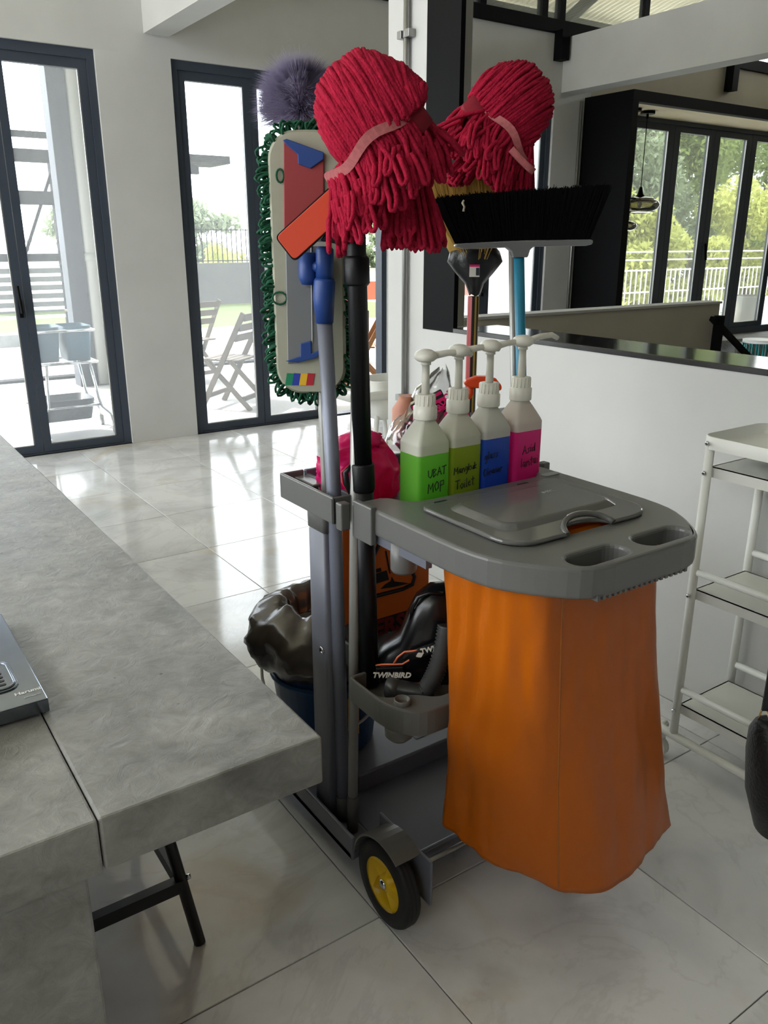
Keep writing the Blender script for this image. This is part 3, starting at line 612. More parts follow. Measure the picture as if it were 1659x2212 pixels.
# drip tray
M.update(inox=mat('polished_inox', (128, 136, 148), .16, metal=1., var=.15, vscale=30), slot=mat('slot_black', (12, 12, 13), .6), prt=mat('etched_print', (214, 214, 210), .5))
ZT = ZC+.026
a = onZ(104, 1508, ZT); bq = onZ(10, 1323, ZT)
dt = thing('drip_tray', (a.x-.2, a.y+.17, ZC+.002), 'polished steel drip tray with slotted grille on the counter', 'tray')
x1_, y0_, y1_ = a.x, a.y, bq.y; x0_ = x1_-.42
obj('body', MB().box(x0_, x1_, y0_, y1_, ZC+.003, ZT), M['inox'], dt, bev=.0015)
g0 = onZ(48, 1478, ZT); gx1 = onZ(50, 1480, ZT).x-.004; gy0 = onZ(20, 1496, ZT).y+.004; gy1 = onZ(20, 1425, ZT).y
gx0 = gx1-.28
gr = obj('grille', MB().rprism(gx1-gx0, gy1-gy0, .022, ((gx0+gx1)/2, (gy0+gy1)/2, ZT-.002), (1, 0, 0), (0, 1, 0), (0, 0, .0045)), M['inox'], dt, bev=.002)
rim = rrect(gx1-gx0-.012, gy1-gy0-.012, .018, 6)
obj('rim', MB().tube([((gx0+gx1)/2+p[0], (gy0+gy1)/2+p[1], ZT+.0028) for p in rim], .0022, 6, closed=True), M['inox'], gr)
ns = 6
for k in range(ns):
    y = gy0+.022+(gy1-gy0-.044)*k/(ns-1)
    obj('slot', MB().rprism(gx1-gx0-.036, .0058, .0028, ((gx0+gx1)/2, y, ZT+.0022+.0002), (1, 0, 0), (0, 1, 0), (0, 0, .0009), 3), M['slot'], gr)
tc_ = onZ(55, 1492, ZT); text('Harumi', .0128, 'prt', dt, (onZ(60, 1494, ZT).x, onZ(60, 1494, ZT).y, ZT+.0004), (1, .02, 0), (-.02, 1, 0), bold=.0003)
text('quality equipment', .0034, 'prt', dt, (onZ(70, 1503, ZT).x, onZ(70, 1503, ZT).y, ZT+.0004), (1, .02, 0), (-.02, 1, 0))
# ---- white three-shelf trolley against the half wall
M.update(wmetal=mat('white_metal', (226, 227, 220), .38, var=.03))
XF, XK, YL, YR = 1.83, 2.085, 1.2, .68
tw = thing('white_trolley', ((XF+XK)/2, (YL+YR)/2, 0), 'white metal three shelf trolley standing against the half wall', 'trolley')
ztop = onX(1528, 945, XF).z
def tag_noop(): pass
for x in (XF, XK):
    for y in (YL, YR): obj('leg', MB().tube([(x, y, .09), (x, y, ztop-.01)], .0125, 10, flat=.75), M['wmetal'], tw)
for x in (XF, XK):
    e = .045
    pts = [(x+(.03 if x == XF else -.03), YL+.05, .09), (x+.004*(1 if x == XF else -1), YL+.047, .09), (x, YL+.03, .09), (x, YL-.01, .088), (x, YR, .088), (x, YR-.05, .09)]
    fb = obj('foot_bar', MB().tube(pts, .0125, 10), M['wmetal'], tw)
    for y in (YL+.045, YR-.03): obj('caster', MB().tube([(x-.011, y, .03), (x+.011, y, .03)], .03, 16).box(x-.015, x+.015, y-.012, y+.012, .035, .082), M['wmetal'], fb)
zs_ = [onX(1466, 1525, XF).z+.0, onX(1490, 1288, XF).z+.02, onX(1515, 1022, XF).z+.02]
for k, z in enumerate(zs_):
    sh_ = MB().box(XF+.012, XK-.012, YR, YL, z-.002, z).box(XF+.012, XF+.016, YR, YL, z-.028, z).box(XK-.016, XK-.012, YR, YL, z-.028, z).box(XF+.012, XK-.012, YL-.004, YL, z-.028, z).box(XF+.012, XK-.012, YR, YR+.004, z-.028, z)
    s1 = obj('shelf', sh_, M['wmetal'], tw)
    for x in (XF, XK): obj('screw', MB().lathe([(.006, 0), (.006, .004), (.003, .006)], (x-.012 if x == XF else x+.012, YL, z-.014), 10, ax=(-1 if x == XF else 1, 0, 0)), M['chrome'], s1)
    if k < 2:
        zr = z+.055
        for x in (XF, XK): obj('guard_rail', MB().tube([(x, YL-.012, zr), (x, YR+.01, zr)], .01, 10), M['wmetal'], tw)
ring_ = rrect(XK-XF+.02, YL-YR+.05, .035, 6)
zt2 = ztop-.005
tt = MB().loft([[((XF+XK)/2+p[0]*s, (YL+YR)/2+p[1]*s, z) for p in ring_] for z, s in ((zt2-.022, 1.0), (zt2+.01, 1.0), (zt2+.012, .985), (zt2-.015, .975))], False, True, True); obj('top_tray', tt, M['wmetal'], tw)
obj('screw', MB().lathe([(.006, 0), (.006, .004), (.003, .006)], (XF-.014, YL, zt2-.006), 10, ax=(-1, 0, 0)), M['chrome'], tw)
# ---- black leather bag hanging at the right edge
M.update(leather=mat('black_leather', (22, 24, 26), .45, bump=.3, bscale=120), gold=mat('gold_metal', (196, 160, 104), .25, metal=1.))
KB = 1.52
def bp(x, y): return onV(x, y, KB)
bb = bp(1690, 1660)
bag = thing('shoulder_bag', (bb.x, bb.y, bp(1690, 1800).z), 'black leather shoulder bag hanging at the right edge of the picture', 'bag')
sec = []
for y, hw_, dp in ((1800, 40, .02), (1790, 58, .05), (1720, 72, .075), (1640, 70, .075), (1590, 66, .06), (1560, 58, .03), (1552, 50, .012)):
    c0 = bp(1690, y); e0 = bp(1690+hw_, y); hw2 = (e0-c0).length
    sec.append([c0+Rv*hw2*(abs(math.cos(t))**.6*(1 if math.cos(t) > 0 else -1))+NV*dp*math.sin(t) for t in np.linspace(0, 2*math.pi, 29)[:-1]])
obj('pouch', MB().loft(sec), M['leather'], bag)
fl_ = [[c+Vector(( -NV.x*.006, -NV.y*.006, 0)) for c in r] for r in (sec[3][15:28], sec[4][15:28], sec[5][15:28])]
obj('flap', MB().loft(fl_, False, False, True, closed=False), M['leather'], bag)
r0 = bp(1647, 1558); r1 = bp(1655, 1528)
obj('ring', MB().tube([r0, bp(1636, 1562), bp(1645, 1535), r1, bp(1662, 1556), bp(1650, 1575)], .0022, 6, closed=True), M['gold'], bag)
obj('strap_loop', MB().bar(bp(1648, 1556), bp(1641, 1605), .012, .004, NV), M['gold'], bag)
s_top = Vector((XF-.02, bb.y+.02, ztop))
obj('strap', MB().bar(bp(1656, 1535), bp(1672, 1440), .022, .004, NV).bar(bp(1672, 1442), bp(1722, 1000), .022, .004, NV).bar(bp(1722, 1000), bp(1745, 1540), .022, .004, NV), M['leather'], bag)
# ================================================================ cleaning cart
M.update(cart=mat('grey_plastic_cart', (98, 98, 96), .3, spec=.45, var=.06, vscale=10), cart2=mat('blue_grey_plastic', (98, 100, 110), .4, var=.06, vscale=10),
 lidm=mat('smoked_lid', (92, 92, 90), .1, spec=.6), tyre=mat('tyre_rubber', (20, 20, 21), .6), yhub=mat('yellow_hub', (226, 186, 30), .3),
 orange=mat('orange_vinyl', (186, 94, 6), .36, spec=.4, var=.06, vscale=4, tl=.12), seam=mat('bag_seam', (160, 92, 28), .5), dark=mat('dark_slot', (18, 18, 19), .6), emb=mat('embossed_grey', (150, 150, 148), .3))
ZP = .94
cart = thing('cleaning_cart', (1.1, 1.35, 0), 'grey plastic janitor cart with tool rails, shelf and yellow hubbed wheels', 'cart')
def rnd_poly(pts, rad, n=4):
    out = []; m = len(pts)
    for i in range(m):
        p, a, b = Vector(pts[i]), Vector(pts[i-1]), Vector(pts[(i+1) % m]); r = rad[i] if isinstance(rad, (list, tuple)) else rad
        da, db = (a-p), (b-p); ra = min(r, da.length*.45); rb = min(r, db.length*.45); s, e = p+da.normalized()*ra, p+db.normalized()*rb
        for k in range(n+1): t = k/n; out.append(tuple((1-t)**2*s+2*t*(1-t)*p+t*t*e))
    return out
# top frame with the two grips
out = rnd_poly([(.838, 1.315), (.838, .955), (.89, .868), (.955, .80), (1.23, .8), (1.29, .868), (1.338, .955), (1.338, 1.315), (1.3, 1.315), (1.285, 1.252), (.93, 1.252), (.905, 1.315)], [.02, .1, .07, .05, .05, .07, .1, .02, .02, .04, .05, .02])
top = obj('top_frame', MB().prism(out, (0, 0, ZP-.056), (1, 0, 0), (0, 1, 0), (0, 0, .056)), M['cart'], cart, bev=.007, seg=3)
cutm = [MB().rprism(.345, .25, .04, (1.088, 1.07, ZP-.1), (1, 0, 0), (0, 1, 0), (0, 0, .2))]
for cx in (1.012, 1.178): cutm.append(MB().rprism(.128, .05, .024, (cx, .846, ZP-.04), (1, 0, 0), (0, 1, 0), (0, 0, .1)))
boolean(top, *cutm)
for k in range(18):   # ribs under the grip bar
    obj('grip_rib', MB().box(.97+k*.0133, .9765+k*.0133, .803, .83, ZP-.0605, ZP-.05), M['cart'], top)
lid_o = rnd_poly([(.905, 1.2), (.905, .965), (.94, .93), (1.235, .93), (1.27, .965), (1.27, 1.2)], [.02, .03, .03, .03, .03, .02])
lid = obj('lid', MB().prism(lid_o, (0, 0, ZP+.001), (1, 0, 0), (0, 1, 0), (0, 0, .009)), M['lidm'], cart, bev=.004, seg=3)
ell = [(1.088+.058*math.cos(a), .93+.036*math.sin(a)) for a in np.linspace(0, 2*math.pi, 33)[:-1]]
boolean(lid, MB().prism(ell, (0, 0, ZP-.05), (1, 0, 0), (0, 1, 0), (0, 0, .1)))
arch = [(1.088+.06*math.cos(a), .93+.037*math.sin(a), ZP+.006+.016*math.sin(a)) for a in np.linspace(0, math.pi, 17)]
obj('lid_notch_lip', MB().tube(arch, .006, 8), M['lidm'], lid)
ins = MB(); ins.loft([[(1.088+p[0]*s, 1.075+p[1]*s2, z) for p in rrect(.28, .16, .025, 5)] for z, s, s2 in ((ZP+.009, 1.08, 1.12), (ZP+.017, 1.0, .98), (ZP+.0195, .95, .9))], False, True); obj('lid_dome', ins, M['lidm'], lid)
text('IMEC', .014, 'emb', lid, (1.155, 1.105, ZP+.02), (1, 0, 0), (0, 1, 0))
for x in (.975, 1.2): obj('hinge_slot', MB().rprism(.032, .011, .005, (x, 1.222, ZP-.001), (1, 0, 0), (0, 1, 0), (0, 0, .0016), 3), M['dark'], top)
obj('lid_latch', MB().rprism(.05, .02, .009, (1.3, 1.24, ZP-.001), (1, 0, 0), (0, 1, 0), (0, 0, .004), 3), M['chrome'], top)
obj('side_bracket', MB().box(.828, .842, 1.255, 1.322, ZP-.075, ZP+.004).box(.828, .9, 1.315, 1.325, ZP-.075, ZP-.004), M['cart'], top, bev=.003)
obj('under_rail', MB().box(.846, .86, 1.1, 1.31, ZP-.075, ZP-.052), M['cart2'], top)
obj('pole_socket', MB().lathe([(.022, ZP-.118), (.026, ZP-.112), (.027, ZP-.05)], (.868, 1.2, 0), 18), M['cart'], cart)
# top tray behind the frame (bottles stand in it)
ZTR = .89
trb = MB().box(.87, 1.33, 1.255, 1.6, ZTR-.02, ZTR).box(.87, .882, 1.32, 1.6, ZTR, ZP-.01).box(1.318, 1.33, 1.32, 1.6, ZTR, ZP-.01).box(.87, 1.33, 1.588, 1.6, ZTR, ZP)
obj('top_tray', trb, M['cart2'], cart, bev=.003)
# tool rails on both sides
for sgn, xo in ((1, .808), (-1, 1.392)):
    rl = MB(); xi = xo+sgn*.06; t = .008
    a, b = min(xo, xo+sgn*t), max(xo, xo+sgn*t)
    rl.box(a, b, 1.365, 1.6, ZP-.058, ZP)
    for y in (1.365, 1.592): rl.box(min(xo, xi), max(xo, xi), y, y+.008, ZP-.058 if y < 1.5 else ZP-.05, ZP)
    rl.box(min(xo+sgn*.03, xi), max(xo+sgn*.03, xi), 1.5, 1.585, ZP-.016, ZP-.01)
    obj('tool_rail', rl, M['cart'], cart, bev=.0035)
    obj('rail_clip', MB().box(min(xo, xo+sgn*.02)-.002, max(xo, xo+sgn*.02), 1.33, 1.352, ZP-.062, ZP-.004), M['cart'], cart, bev=.003)
    # posts
    x0, x1 = min(xo+sgn*.008, xo+sgn*.055), max(xo+sgn*.008, xo+sgn*.055)
    pf = lambda s, z: [(x0+(x1-x0)*.5+p[0]*s, 1.455+p[1]*s, z) for p in rnd_poly([(-.0235, -.036), (.0235, -.036), (.0235, .036), (-.0235, .036)], .007, 2)]
    po = obj('post', MB().loft([pf(1.0, .09), pf(.97, .84), pf(.93, .841), pf(.93, .845)]), M['cart2'], cart)
    obj('post_sleeve', MB().loft([pf(1.03, .845), pf(1.06, ZP-.02)]), M['cart'], po)
    obj('post_screw', MB().lathe([(.009, 0), (.0085, .003), (.006, .003), (.0055, .001)], (x0 if sgn > 0 else x1, 1.44, .56), 12, ax=(-sgn, 0, 0)), M['chrome'], po)
# middle shelf
ZM = .5
so_ = rnd_poly([(.822, 1.34), (.822, 1.2), (.86, 1.13), (1.33, 1.13), (1.375, 1.2), (1.375, 1.57), (.9, 1.57), (.9, 1.34)], [.012, .04, .04, .04, .04, .03, .03, .01])
sf = obj('shelf', MB().prism(so_, (0, 0, ZM-.02), (1, 0, 0), (0, 1, 0), (0, 0, .058)), M['cart'], cart, bev=.004)
si_ = rnd_poly([(.83, 1.332), (.83, 1.225), (.9, 1.2), (.93, 1.165), (1.32, 1.165), (1.36, 1.2), (1.36, 1.56), (.91, 1.56), (.91, 1.332)], [.01, .03, .02, .02, .03, .04, .02, .02, .008])
boolean(sf, MB().prism(si_, (0, 0, ZM-.006), (1, 0, 0), (0, 1, 0), (0, 0, .1)))
cup = onZ(869, 1513, ZM+.045)
obj('cup_ring', MB().lathe([(.0175, ZM+.02), (.0175, ZM+.047), (.0165, ZM+.049), (.0145, ZM+.049), (.0145, ZM+.03)], (cup.x, cup.y, 0), 20, cap1=True), M['cart'], sf)
obj('shelf_boss', MB().lathe([(.02, ZM-.055), (.03, ZM-.045), (.032, ZM-.02)], (.86, 1.2, 0), 16), M['cart'], sf)
# base
bs = obj('base', MB().box(.872, 1.328, 1.215, 1.9, .085, .105).box(.8, .872, 1.3, 1.9, .085, .105).box(1.328, 1.4, 1.3, 1.9, .085, .105).box(.8, .81, 1.298, 1.9, .085, .148).box(1.39, 1.4, 1.298, 1.9, .085, .148).box(.8, 1.4, 1.89, 1.9, .085, .148).box(.88, 1.32, 1.205, 1.217, .078, .112), M['cart2'], cart, bev=.004)
obj('platform', MB().box(.93, 1.385, 1.475, 1.885, .1, .155), M['cart2'], cart, bev=.005)
pslot = onZ(912, 1580, .156); obj('platform_slot', MB().box(pslot.x-.035, pslot.x+.035, pslot.y-.02, pslot.y+.02, .1535, .1562), M['greybin'], cart)
for x in (.92, 1.01, 1.19, 1.28): obj('base_rib', MB().prism([(0, 0), (.03, 0), (.022, -.035)], (x, 1.212, .08), (1, 0, 0), (0, 0, 1), (0, .006, 0)), M['cart2'], bs)
# wheels and fenders
WY, WR = 1.187, .1
def wheel(x0, sgn):
    w_ = obj('wheel', MB().lathe([(.062, -.0175), (.075, -.0185), (.096, -.0165), (.1, -.009), (.0985, -.006), (.1, -.003), (.1, .003), (.0985, .006), (.1, .009), (.096, .0165), (.075, .0185), (.062, .0175)], (x0, WY, WR), 48, ax=(-sgn, 0, 0), cap0=False, cap1=False), M['tyre'], cart)
    hub = MB().lathe([(.07, -.012), (.076, .014), (.07, .0165), (.0665, .012), (.063, -.008), (.022, -.009), (.019, .013), (.012, .015)], (x0, WY, WR), 40, ax=(-sgn, 0, 0)); h_ = obj('hub', hub, M['yhub'], w_)
    for k in range(5):
        a = 2*math.pi*k/5+.5; d = Vector((0, math.cos(a), math.sin(a))); n_ = Vector((-sgn, 0, 0)); c = Vector((x0, WY, WR))
        sd = n_.cross(d); v = [c+d*.018+sd*.011-n_*.008, c+d*.018-sd*.011-n_*.008, c+d*.065-sd*.017-n_*.008, c+d*.065+sd*.017-n_*.008, c+d*.018+n_*.0125, c+d*.064+n_*.0105]
        obj('spoke', MB().add(v, [(0, 1, 4), (1, 2, 5, 4), (2, 3, 5), (3, 0, 4, 5)]), M['yhub'], h_)
    obj('hub_cap', MB().lathe([(.0115, .013), (.011, .0175), (.006, .021), (.002, .0215)], (x0, WY, WR), 20, ax=(-sgn, 0, 0)), M['chrome'], h_)
wheel(.825, 1); wheel(1.375, -1)
for xs_, xe in ((.803, .868), (1.332, 1.397)):
    A = np.linspace(math.radians(172), math.radians(58), 14); inn = [(WY-(-math.cos(a))*.108*-1, WR+.108*math.sin(a)) for a in A]; outr = [(WY+math.cos(a)*-.112, WR+.112*math.sin(a)) for a in A[::-1]]
    inn = [(WY-math.cos(a)*.108, WR+.108*math.sin(a)) for a in A]; outr = [(WY-math.cos(a)*.1125, WR+.1125*math.sin(a)) for a in A[::-1]]
    obj('fender', MB().prism(inn+outr, (xs_, 0, 0), (0, 1, 0), (0, 0, 1), (xe-xs_, 0, 0)), M['cart'], cart)
    obj('fender_wall', MB().box(xe-.003 if xe < 1 else xs_, xe+.004 if xe < 1 else xs_+.006, 1.09, 1.285, .085, .2), M['cart2'], cart, bev=.003)
obj('axle', MB().tube([(.82, WY, WR), (1.38, WY, WR)], .006, 8), M['galv'], cart)
for x in (.9, 1.3): obj('caster', MB().tube([(x-.012, 1.83, .03), (x+.012, 1.83, .03)], .03, 18).box(x-.016, x+.016, 1.815, 1.845, .03, .088), M['tyre'], cart)
# ---------------------------------------------------------------- orange waste bag
ob = thing('waste_bag', (1.1, 1.0, .2), 'large orange vinyl waste bag hanging from the cart handle frame', 'bag')
topr = [Vector((1.06+p[0], 1.0+p[1], ZP-.03)) for p in rrect(.34, .27, .05, 11)]
bpts = rnd_poly([(1.395, 1.13), (1.16, 1.2), (.925, 1.14), (.945, .97), (1.04, .845), (1.16, .825), (1.375, .872)], [.05, .1, .02, .06, .08, .08, .02], 6)
def resample(pts, n, start):
    P = [Vector(p) for p in pts]; i0 = min(range(len(P)), key=lambda i: (P[i]-Vector(start)).length); P = P[i0:]+P[:i0]+[P[i0]]
    ds = [0]
    for i in range(1, len(P)): ds.append(ds[-1]+(P[i]-P[i-1]).length)
    out = []; j = 0
    for k in range(n):
        s = ds[-1]*k/n
        while ds[j+1] < s: j += 1
        t = (s-ds[j])/(ds[j+1]-ds[j]); out.append(P[j].lerp(P[j+1], t))
    return out
NB = 120
tp = resample([(p.x, p.y) for p in topr], NB, (1.23, 1.135)); bt = resample(bpts, NB, (1.395, 1.13))
rings = []
for i in range(49):
    t = i/48; z = ZP-.03-t*(ZP-.03-.205); e = t**1.25*(1.0) ; rg = []
    for k in range(NB):
        p = tp[k].lerp(bt[k], e); a = 2*math.pi*k/NB
        nrm = Vector((p.x-1.1, p.y-1.02)).normalized()
        f = .006*noise.noise(Vector((k*.16, t*3.1, 1)))*(.4+t)+.003*noise.noise(Vector((k*.5, t*9, 7)))
        left = max(0, 1-abs(k-46)/11)                      # creased stretch at the far left corner
        f += left*(.008*math.sin(k*1.15+t*3)*max(0, 1-t*1.2)+.009*noise.noise(Vector((k*.35, t*7, 3))))
        f += -.012*math.exp(-((k-58)/2.2)**2)*math.exp(-((t-.22)/.17)**2)    # pleat under the frame
        f += -.010*math.exp(-((k-104)/2.5)**2)*math.exp(-((t-.3)/.3)**2)
        zz = z
        if t > .9:
            zz = z+.012*(t-.9)/.1*math.sin(k*.21+1)*1.0+(.05*max(0, 1-abs(k-46)/20))*(t-.9)/.1
        rg.append(Vector((p.x+nrm.x*f, p.y+nrm.y*f, zz)))
    rings.append(rg)
cbt = Vector((1.15, 1.02, .19))
last = rings[-1]
rings.append([p.lerp(cbt, .25)+Vector((0, 0, -.006)) for p in last]); rings.append([p.lerp(cbt, .7) for p in last]); rings.append([p.lerp(cbt, .98) for p in last])
obj('sack', MB().loft(rings, False, True, True), M['orange'], ob)
ks = 66
obj('side_seam', MB().tube([rings[i][ks]+Vector((rings[i][ks].x-1.1, rings[i][ks].y-1.02, 0)).normalized()*-.0002 for i in range(0, 48)], .0016, 6), M['seam'], ob)
obj('rim_fold', MB().add([(1.02, .925, ZP-.03), (1.156, .925, ZP-.03), (1.156, .972, ZP-.008), (1.02, .972, ZP-.008)], [(0, 1, 2, 3)]), M['orange'], ob)
# ================================================================ bottles
M.update(hdpe=mat('milky_bottle', (222, 220, 208), .4, tl=.35), pump=mat('pump_plastic', (226, 224, 212), .32), ink=mat('marker_ink', (22, 26, 30), .6),
 lgreen=mat('green_liquid', (136, 214, 84), .3, tl=.65), lyel=mat('olive_liquid', (168, 190, 62), .3, tl=.6), lblue=mat('blue_liquid', (62, 106, 212), .3, tl=.55), lpink=mat('pink_liquid', (244, 66, 162), .3, tl=.6))
GL = {  # marker-pen strokes in a unit box
 'U': [[(0,1),(.05,.25),(.3,.02),(.55,.3),(.6,1)]], 'B': [[(.05,0),(.05,1)],[(.05,1),(.45,.85),(.1,.55),(.5,.3),(.05,0)]], 'A': [[(0,0),(.3,1),(.58,0)],[(.12,.4),(.48,.42)]],
 'T': [[(0,.95),(.65,1)],[(.33,.97),(.3,0)]], 'M': [[(0,0),(.08,1),(.32,.4),(.6,1),(.66,0)]], 'O': [[(.3,1),(.03,.6),(.2,.03),(.5,.25),(.5,.8),(.3,1)]], 'P': [[(.08,-.2),(.08,.95)],[(.08,.9),(.5,.95),(.5,.5),(.1,.45)]],
 'a': [[(.45,.55),(.15,.6),(.05,.2),(.25,0),(.42,.5),(.45,.05),(.55,0)]], 'n': [[(.05,0),(.08,.6)],[(.08,.4),(.3,.62),(.42,.4),(.45,0)]], 'g': [[(.42,.55),(.1,.55),(.08,.15),(.38,.2),(.42,.6),(.4,-.25),(.15,-.45)]],
 'k': [[(.05,0),(.1,1)],[(.42,.6),(.08,.3),(.45,0)]], 'u': [[(.03,.6),(.08,.1),(.3,.05),(.42,.6)],[(.42,.6),(.45,0)]], 'o': [[(.25,.6),(.04,.35),(.2,0),(.42,.2),(.4,.5),(.25,.6)]], 'i': [[(.1,.6),(.12,0)],[(.12,.8),(.13,.86)]],
 'l': [[(.1,1.05),(.1,.05),(.18,0)]], 'e': [[(.05,.32),(.4,.4),(.3,.62),(.06,.4),(.12,.05),(.42,.1)]], 't': [[(.2,1),(.18,.05),(.32,0)],[(.0,.66),(.42,.7)]], 's': [[(.38,.6),(.1,.5),(.34,.25),(.05,0)]], 'C': [[(.5,.9),(.2,1),(.02,.5),(.15,.03),(.52,.1)]],
 'r': [[(.05,0),(.08,.6)],[(.08,.4),(.22,.6),(.38,.58)]], 'd': [[(.4,.5),(.1,.5),(.08,.08),(.36,.12),(.42,1.0),(.44,0)]]}
WD = dict(U=.72, B=.62, A=.68, T=.7, M=.82, O=.68, P=.62, a=.6, n=.56, g=.55, k=.52, u=.54, o=.52, i=.28, l=.28, e=.5, t=.42, s=.46, C=.62, r=.44, d=.56)
def hand(word, h, o, ux, uy, m, parent, tilt=0., r=.00105):
    mb = MB(); x = 0; o, ux, uy = V3(o), V3(ux), V3(uy); rr_ = random.Random(hash(word) % 99 if False else len(word)*7)
    for c in word:
        dy = rr_.uniform(-.06, .06)
        for st_ in GL[c]: mb.tube([o+ux*((x+p[0])*h)+uy*((p[1]+dy)*h+tilt*(x+p[0])*h) for p in st_], r, 5)
        x += WD[c]
    return obj('handwriting', mb, M[m], parent)
BX = [(.956, 1.038), (1.042, 1.124), (1.128, 1.208), (1.22, 1.302)]
BL = [('lgreen', 'milky pump bottle of bright green liquid marked UBAT MOP', ('UBAT', 'MOP'), .0175), ('lyel', 'milky pump bottle of olive green liquid marked Mangkuk Toilet', ('Mangkuk', 'Toilet'), .0175),
      ('lblue', 'milky pump bottle of blue liquid marked glass Cleaner', ('glass', 'Cleaner'), .0165), ('lpink', 'milky pump bottle of pink liquid marked Asid lantai', ('Asid', 'lantai'), .0195)]
for k, ((x0, x1), (lm, lab, wrd, lsz)) in enumerate(zip(BX, BL)):
    cx = (x0+x1)/2; y0 = 1.272; w_ = x1-x0; dp = .072; cy = y0+dp/2; zb_ = ZTR+.001; zt_ = 1.046+.004*k
    b = thing('pump_bottle', (cx, cy, zb_), lab, 'bottle', 'pump bottles in the cart tray')
    R = lambda s, z, s2=None, rad=.01: [(cx+p[0]*s, cy+p[1]*(s2 or s), z) for p in rrect(w_, dp, rad, 4)]
    zl_ = zt_-.022+(.004 if k == 3 else .002*k)
    obj('liquid_body', MB().loft([R(.95, zb_), R(1, zb_+.004), R(1, zl_)], True, False), M[lm], b)
    nk = lambda r, z: [(cx+r*math.cos(2*math.pi*(j+.5)/24)*1.0, cy+r*math.sin(2*math.pi*(j+.5)/24), z) for j in range(24)]
    sh_ = []
    for t in np.linspace(0, 1, 7):
        q = R(1, 0); ri = .021
        ring = []
        for j, p in enumerate(q):
            a = math.atan2((p[1]-cy)/dp, (p[0]-cx)/w_); tgt = (cx+ri*math.cos(a), cy+ri*math.sin(a)); e = min(1, t*1.0)
            ring.append((p[0]+(tgt[0]-p[0])*e, p[1]+(tgt[1]-p[1])*e, zt_+.043*t**.9))
        sh_.append(ring)
    obj('shoulder', MB().loft([R(1, zl_), R(1.0, zt_-.003)]+sh_+[[(cx+(p[0]-cx), cy+(p[1]-cy), zt_+.05) for p in sh_[-1]]], False, True), M['hdpe'], b)
    zc = zt_+.046
    cp_ = MB().lathe([(.0235, zc), (.0245, zc+.002), (.0245, zc+.026), (.0215, zc+.028), (.0205, zc+.05), (.016, zc+.051)], (cx, cy, 0), 28)
    c_ = obj('collar', cp_, M['pump'], b)
    for j in range(16):
        a = 2*math.pi*j/16; obj('collar_rib', MB().tube([(cx+.0208*math.cos(a), cy+.0208*math.sin(a), zc+.029), (cx+.0205*math.cos(a), cy+.0205*math.sin(a), zc+.049)], .0012, 5), M['pump'], c_)
    zh = zc+.118
    obj('stem', MB().lathe([(.0085, zc+.05), (.0078, zc+.09), (.0078, zh-.008), (.0105, zh-.008), (.0105, zh)], (cx, cy, 0), 16), M['lyel'] if False else M['pump'], b)
    hd = MB().lathe([(.016, zh-.001), (.0225, zh+.004), (.0235, zh+.01), (.02, zh+.017), (.012, zh+.0215), (.003, zh+.023)], (cx-.001, cy, 0), 24)
    h_ = obj('pump_head', hd, M['pump'], b)
    dz = (.0, .0, .0, .004)[k]; ly = (-.012, 0, .004, .004)[k]
    obj('spout', MB().tube([(cx+.012, cy, zh+.008), (cx+.05, cy+ly*.4, zh+.012+dz), (cx+.09, cy+ly, zh+.013+dz), (cx+.108, cy+ly, zh+.005+dz)], [.0082, .0066, .0062, .0055], 10), M['pump'], h_)
    yf = y0-.0004; h = lsz; xs0 = x0+(.024, .006, .003, .022)[k]; zt1 = zb_+(.085, .082, .1, .098)[k]
    hand(wrd[0], h*(1, .86, 1.0, 1.0)[k], (xs0, yf, zt1), (1, 0, 0), (0, 0, 1), 'ink', b, .1)
    hand(wrd[1], h*(1.15, 1.1, .95, 1.0)[k], (xs0+(.0, .004, -.002, -.004)[k], yf, zt1-(.032, .034, .034, .03)[k]), (1, 0, 0), (0, 0, 1), 'ink', b, .08)
# ================================================================ bags in the tray
def crumple(c, rx, ry, rz_, seed, n=4, amp=.22, fr=3.0, flat_bottom=None, fold=.12):
    bm = bmesh.new(); bmesh.ops.create_icosphere(bm, subdivisions=n, radius=1); c = V3(c)
    for v in bm.verts:
        p = v.co.copy(); d = 1+amp*noise.noise(p*fr+Vector((seed, 0, 0)))-fold*abs(noise.noise(p*fr*2.3+Vector((0, seed, 0))))+.4*amp*noise.noise(p*fr*4+Vector((0, 0, seed)))
        q = Vector((p.x*rx*d, p.y*ry*d, p.z*rz_*d))+c
        if flat_bottom is not None and q.z < flat_bottom: q.z = flat_bottom
        v.co = q
    bm.verts.ensure_lookup_table(); mb = MB(); mb.add([v.co.copy() for v in bm.verts], [tuple(x.index for x in f.verts) for f in bm.faces], True); bm.free(); return mb
M.update(pinkbag=mat('pink_film', (232, 30, 124), .28, spec=.6, tl=.45, bump=.7, bscale=22), film=pane_mat('clear_film', (.95, .95, .95), .8, .3, 3.0, .1), blackfilm=mat('black_film', (44, 40, 38), .22, spec=.7, var=.4, vscale=8, rgb2=(74, 66, 60)),
 skin=mat('peach_plastic', (214, 148, 122), .45, tl=.2), pinkprint=mat('pink_print', (226, 20, 110), .5), trig=mat('orange_trigger', (240, 76, 24), .3, tl=.15), dustpan=mat('dustpan_grey', (70, 74, 80), .4))
pb = thing('plastic_bag', (1.0, 1.48, ZTR), 'knotted bright pink plastic bag in the cart tray behind the poles', 'bag')
pc = onV(776, 1020, 1.765)
obj('film', crumple((pc.x, pc.y, pc.z-.005), .098, .08, .1, 3.3, 5, .13, 1.1, ZTR+.002, .16), M['pinkbag'], pb)
obj('knot', crumple(onV(800, 952, 1.75), .03, .026, .02, 5.1, 3, .4, 2.6), M['pinkbag'], pb)
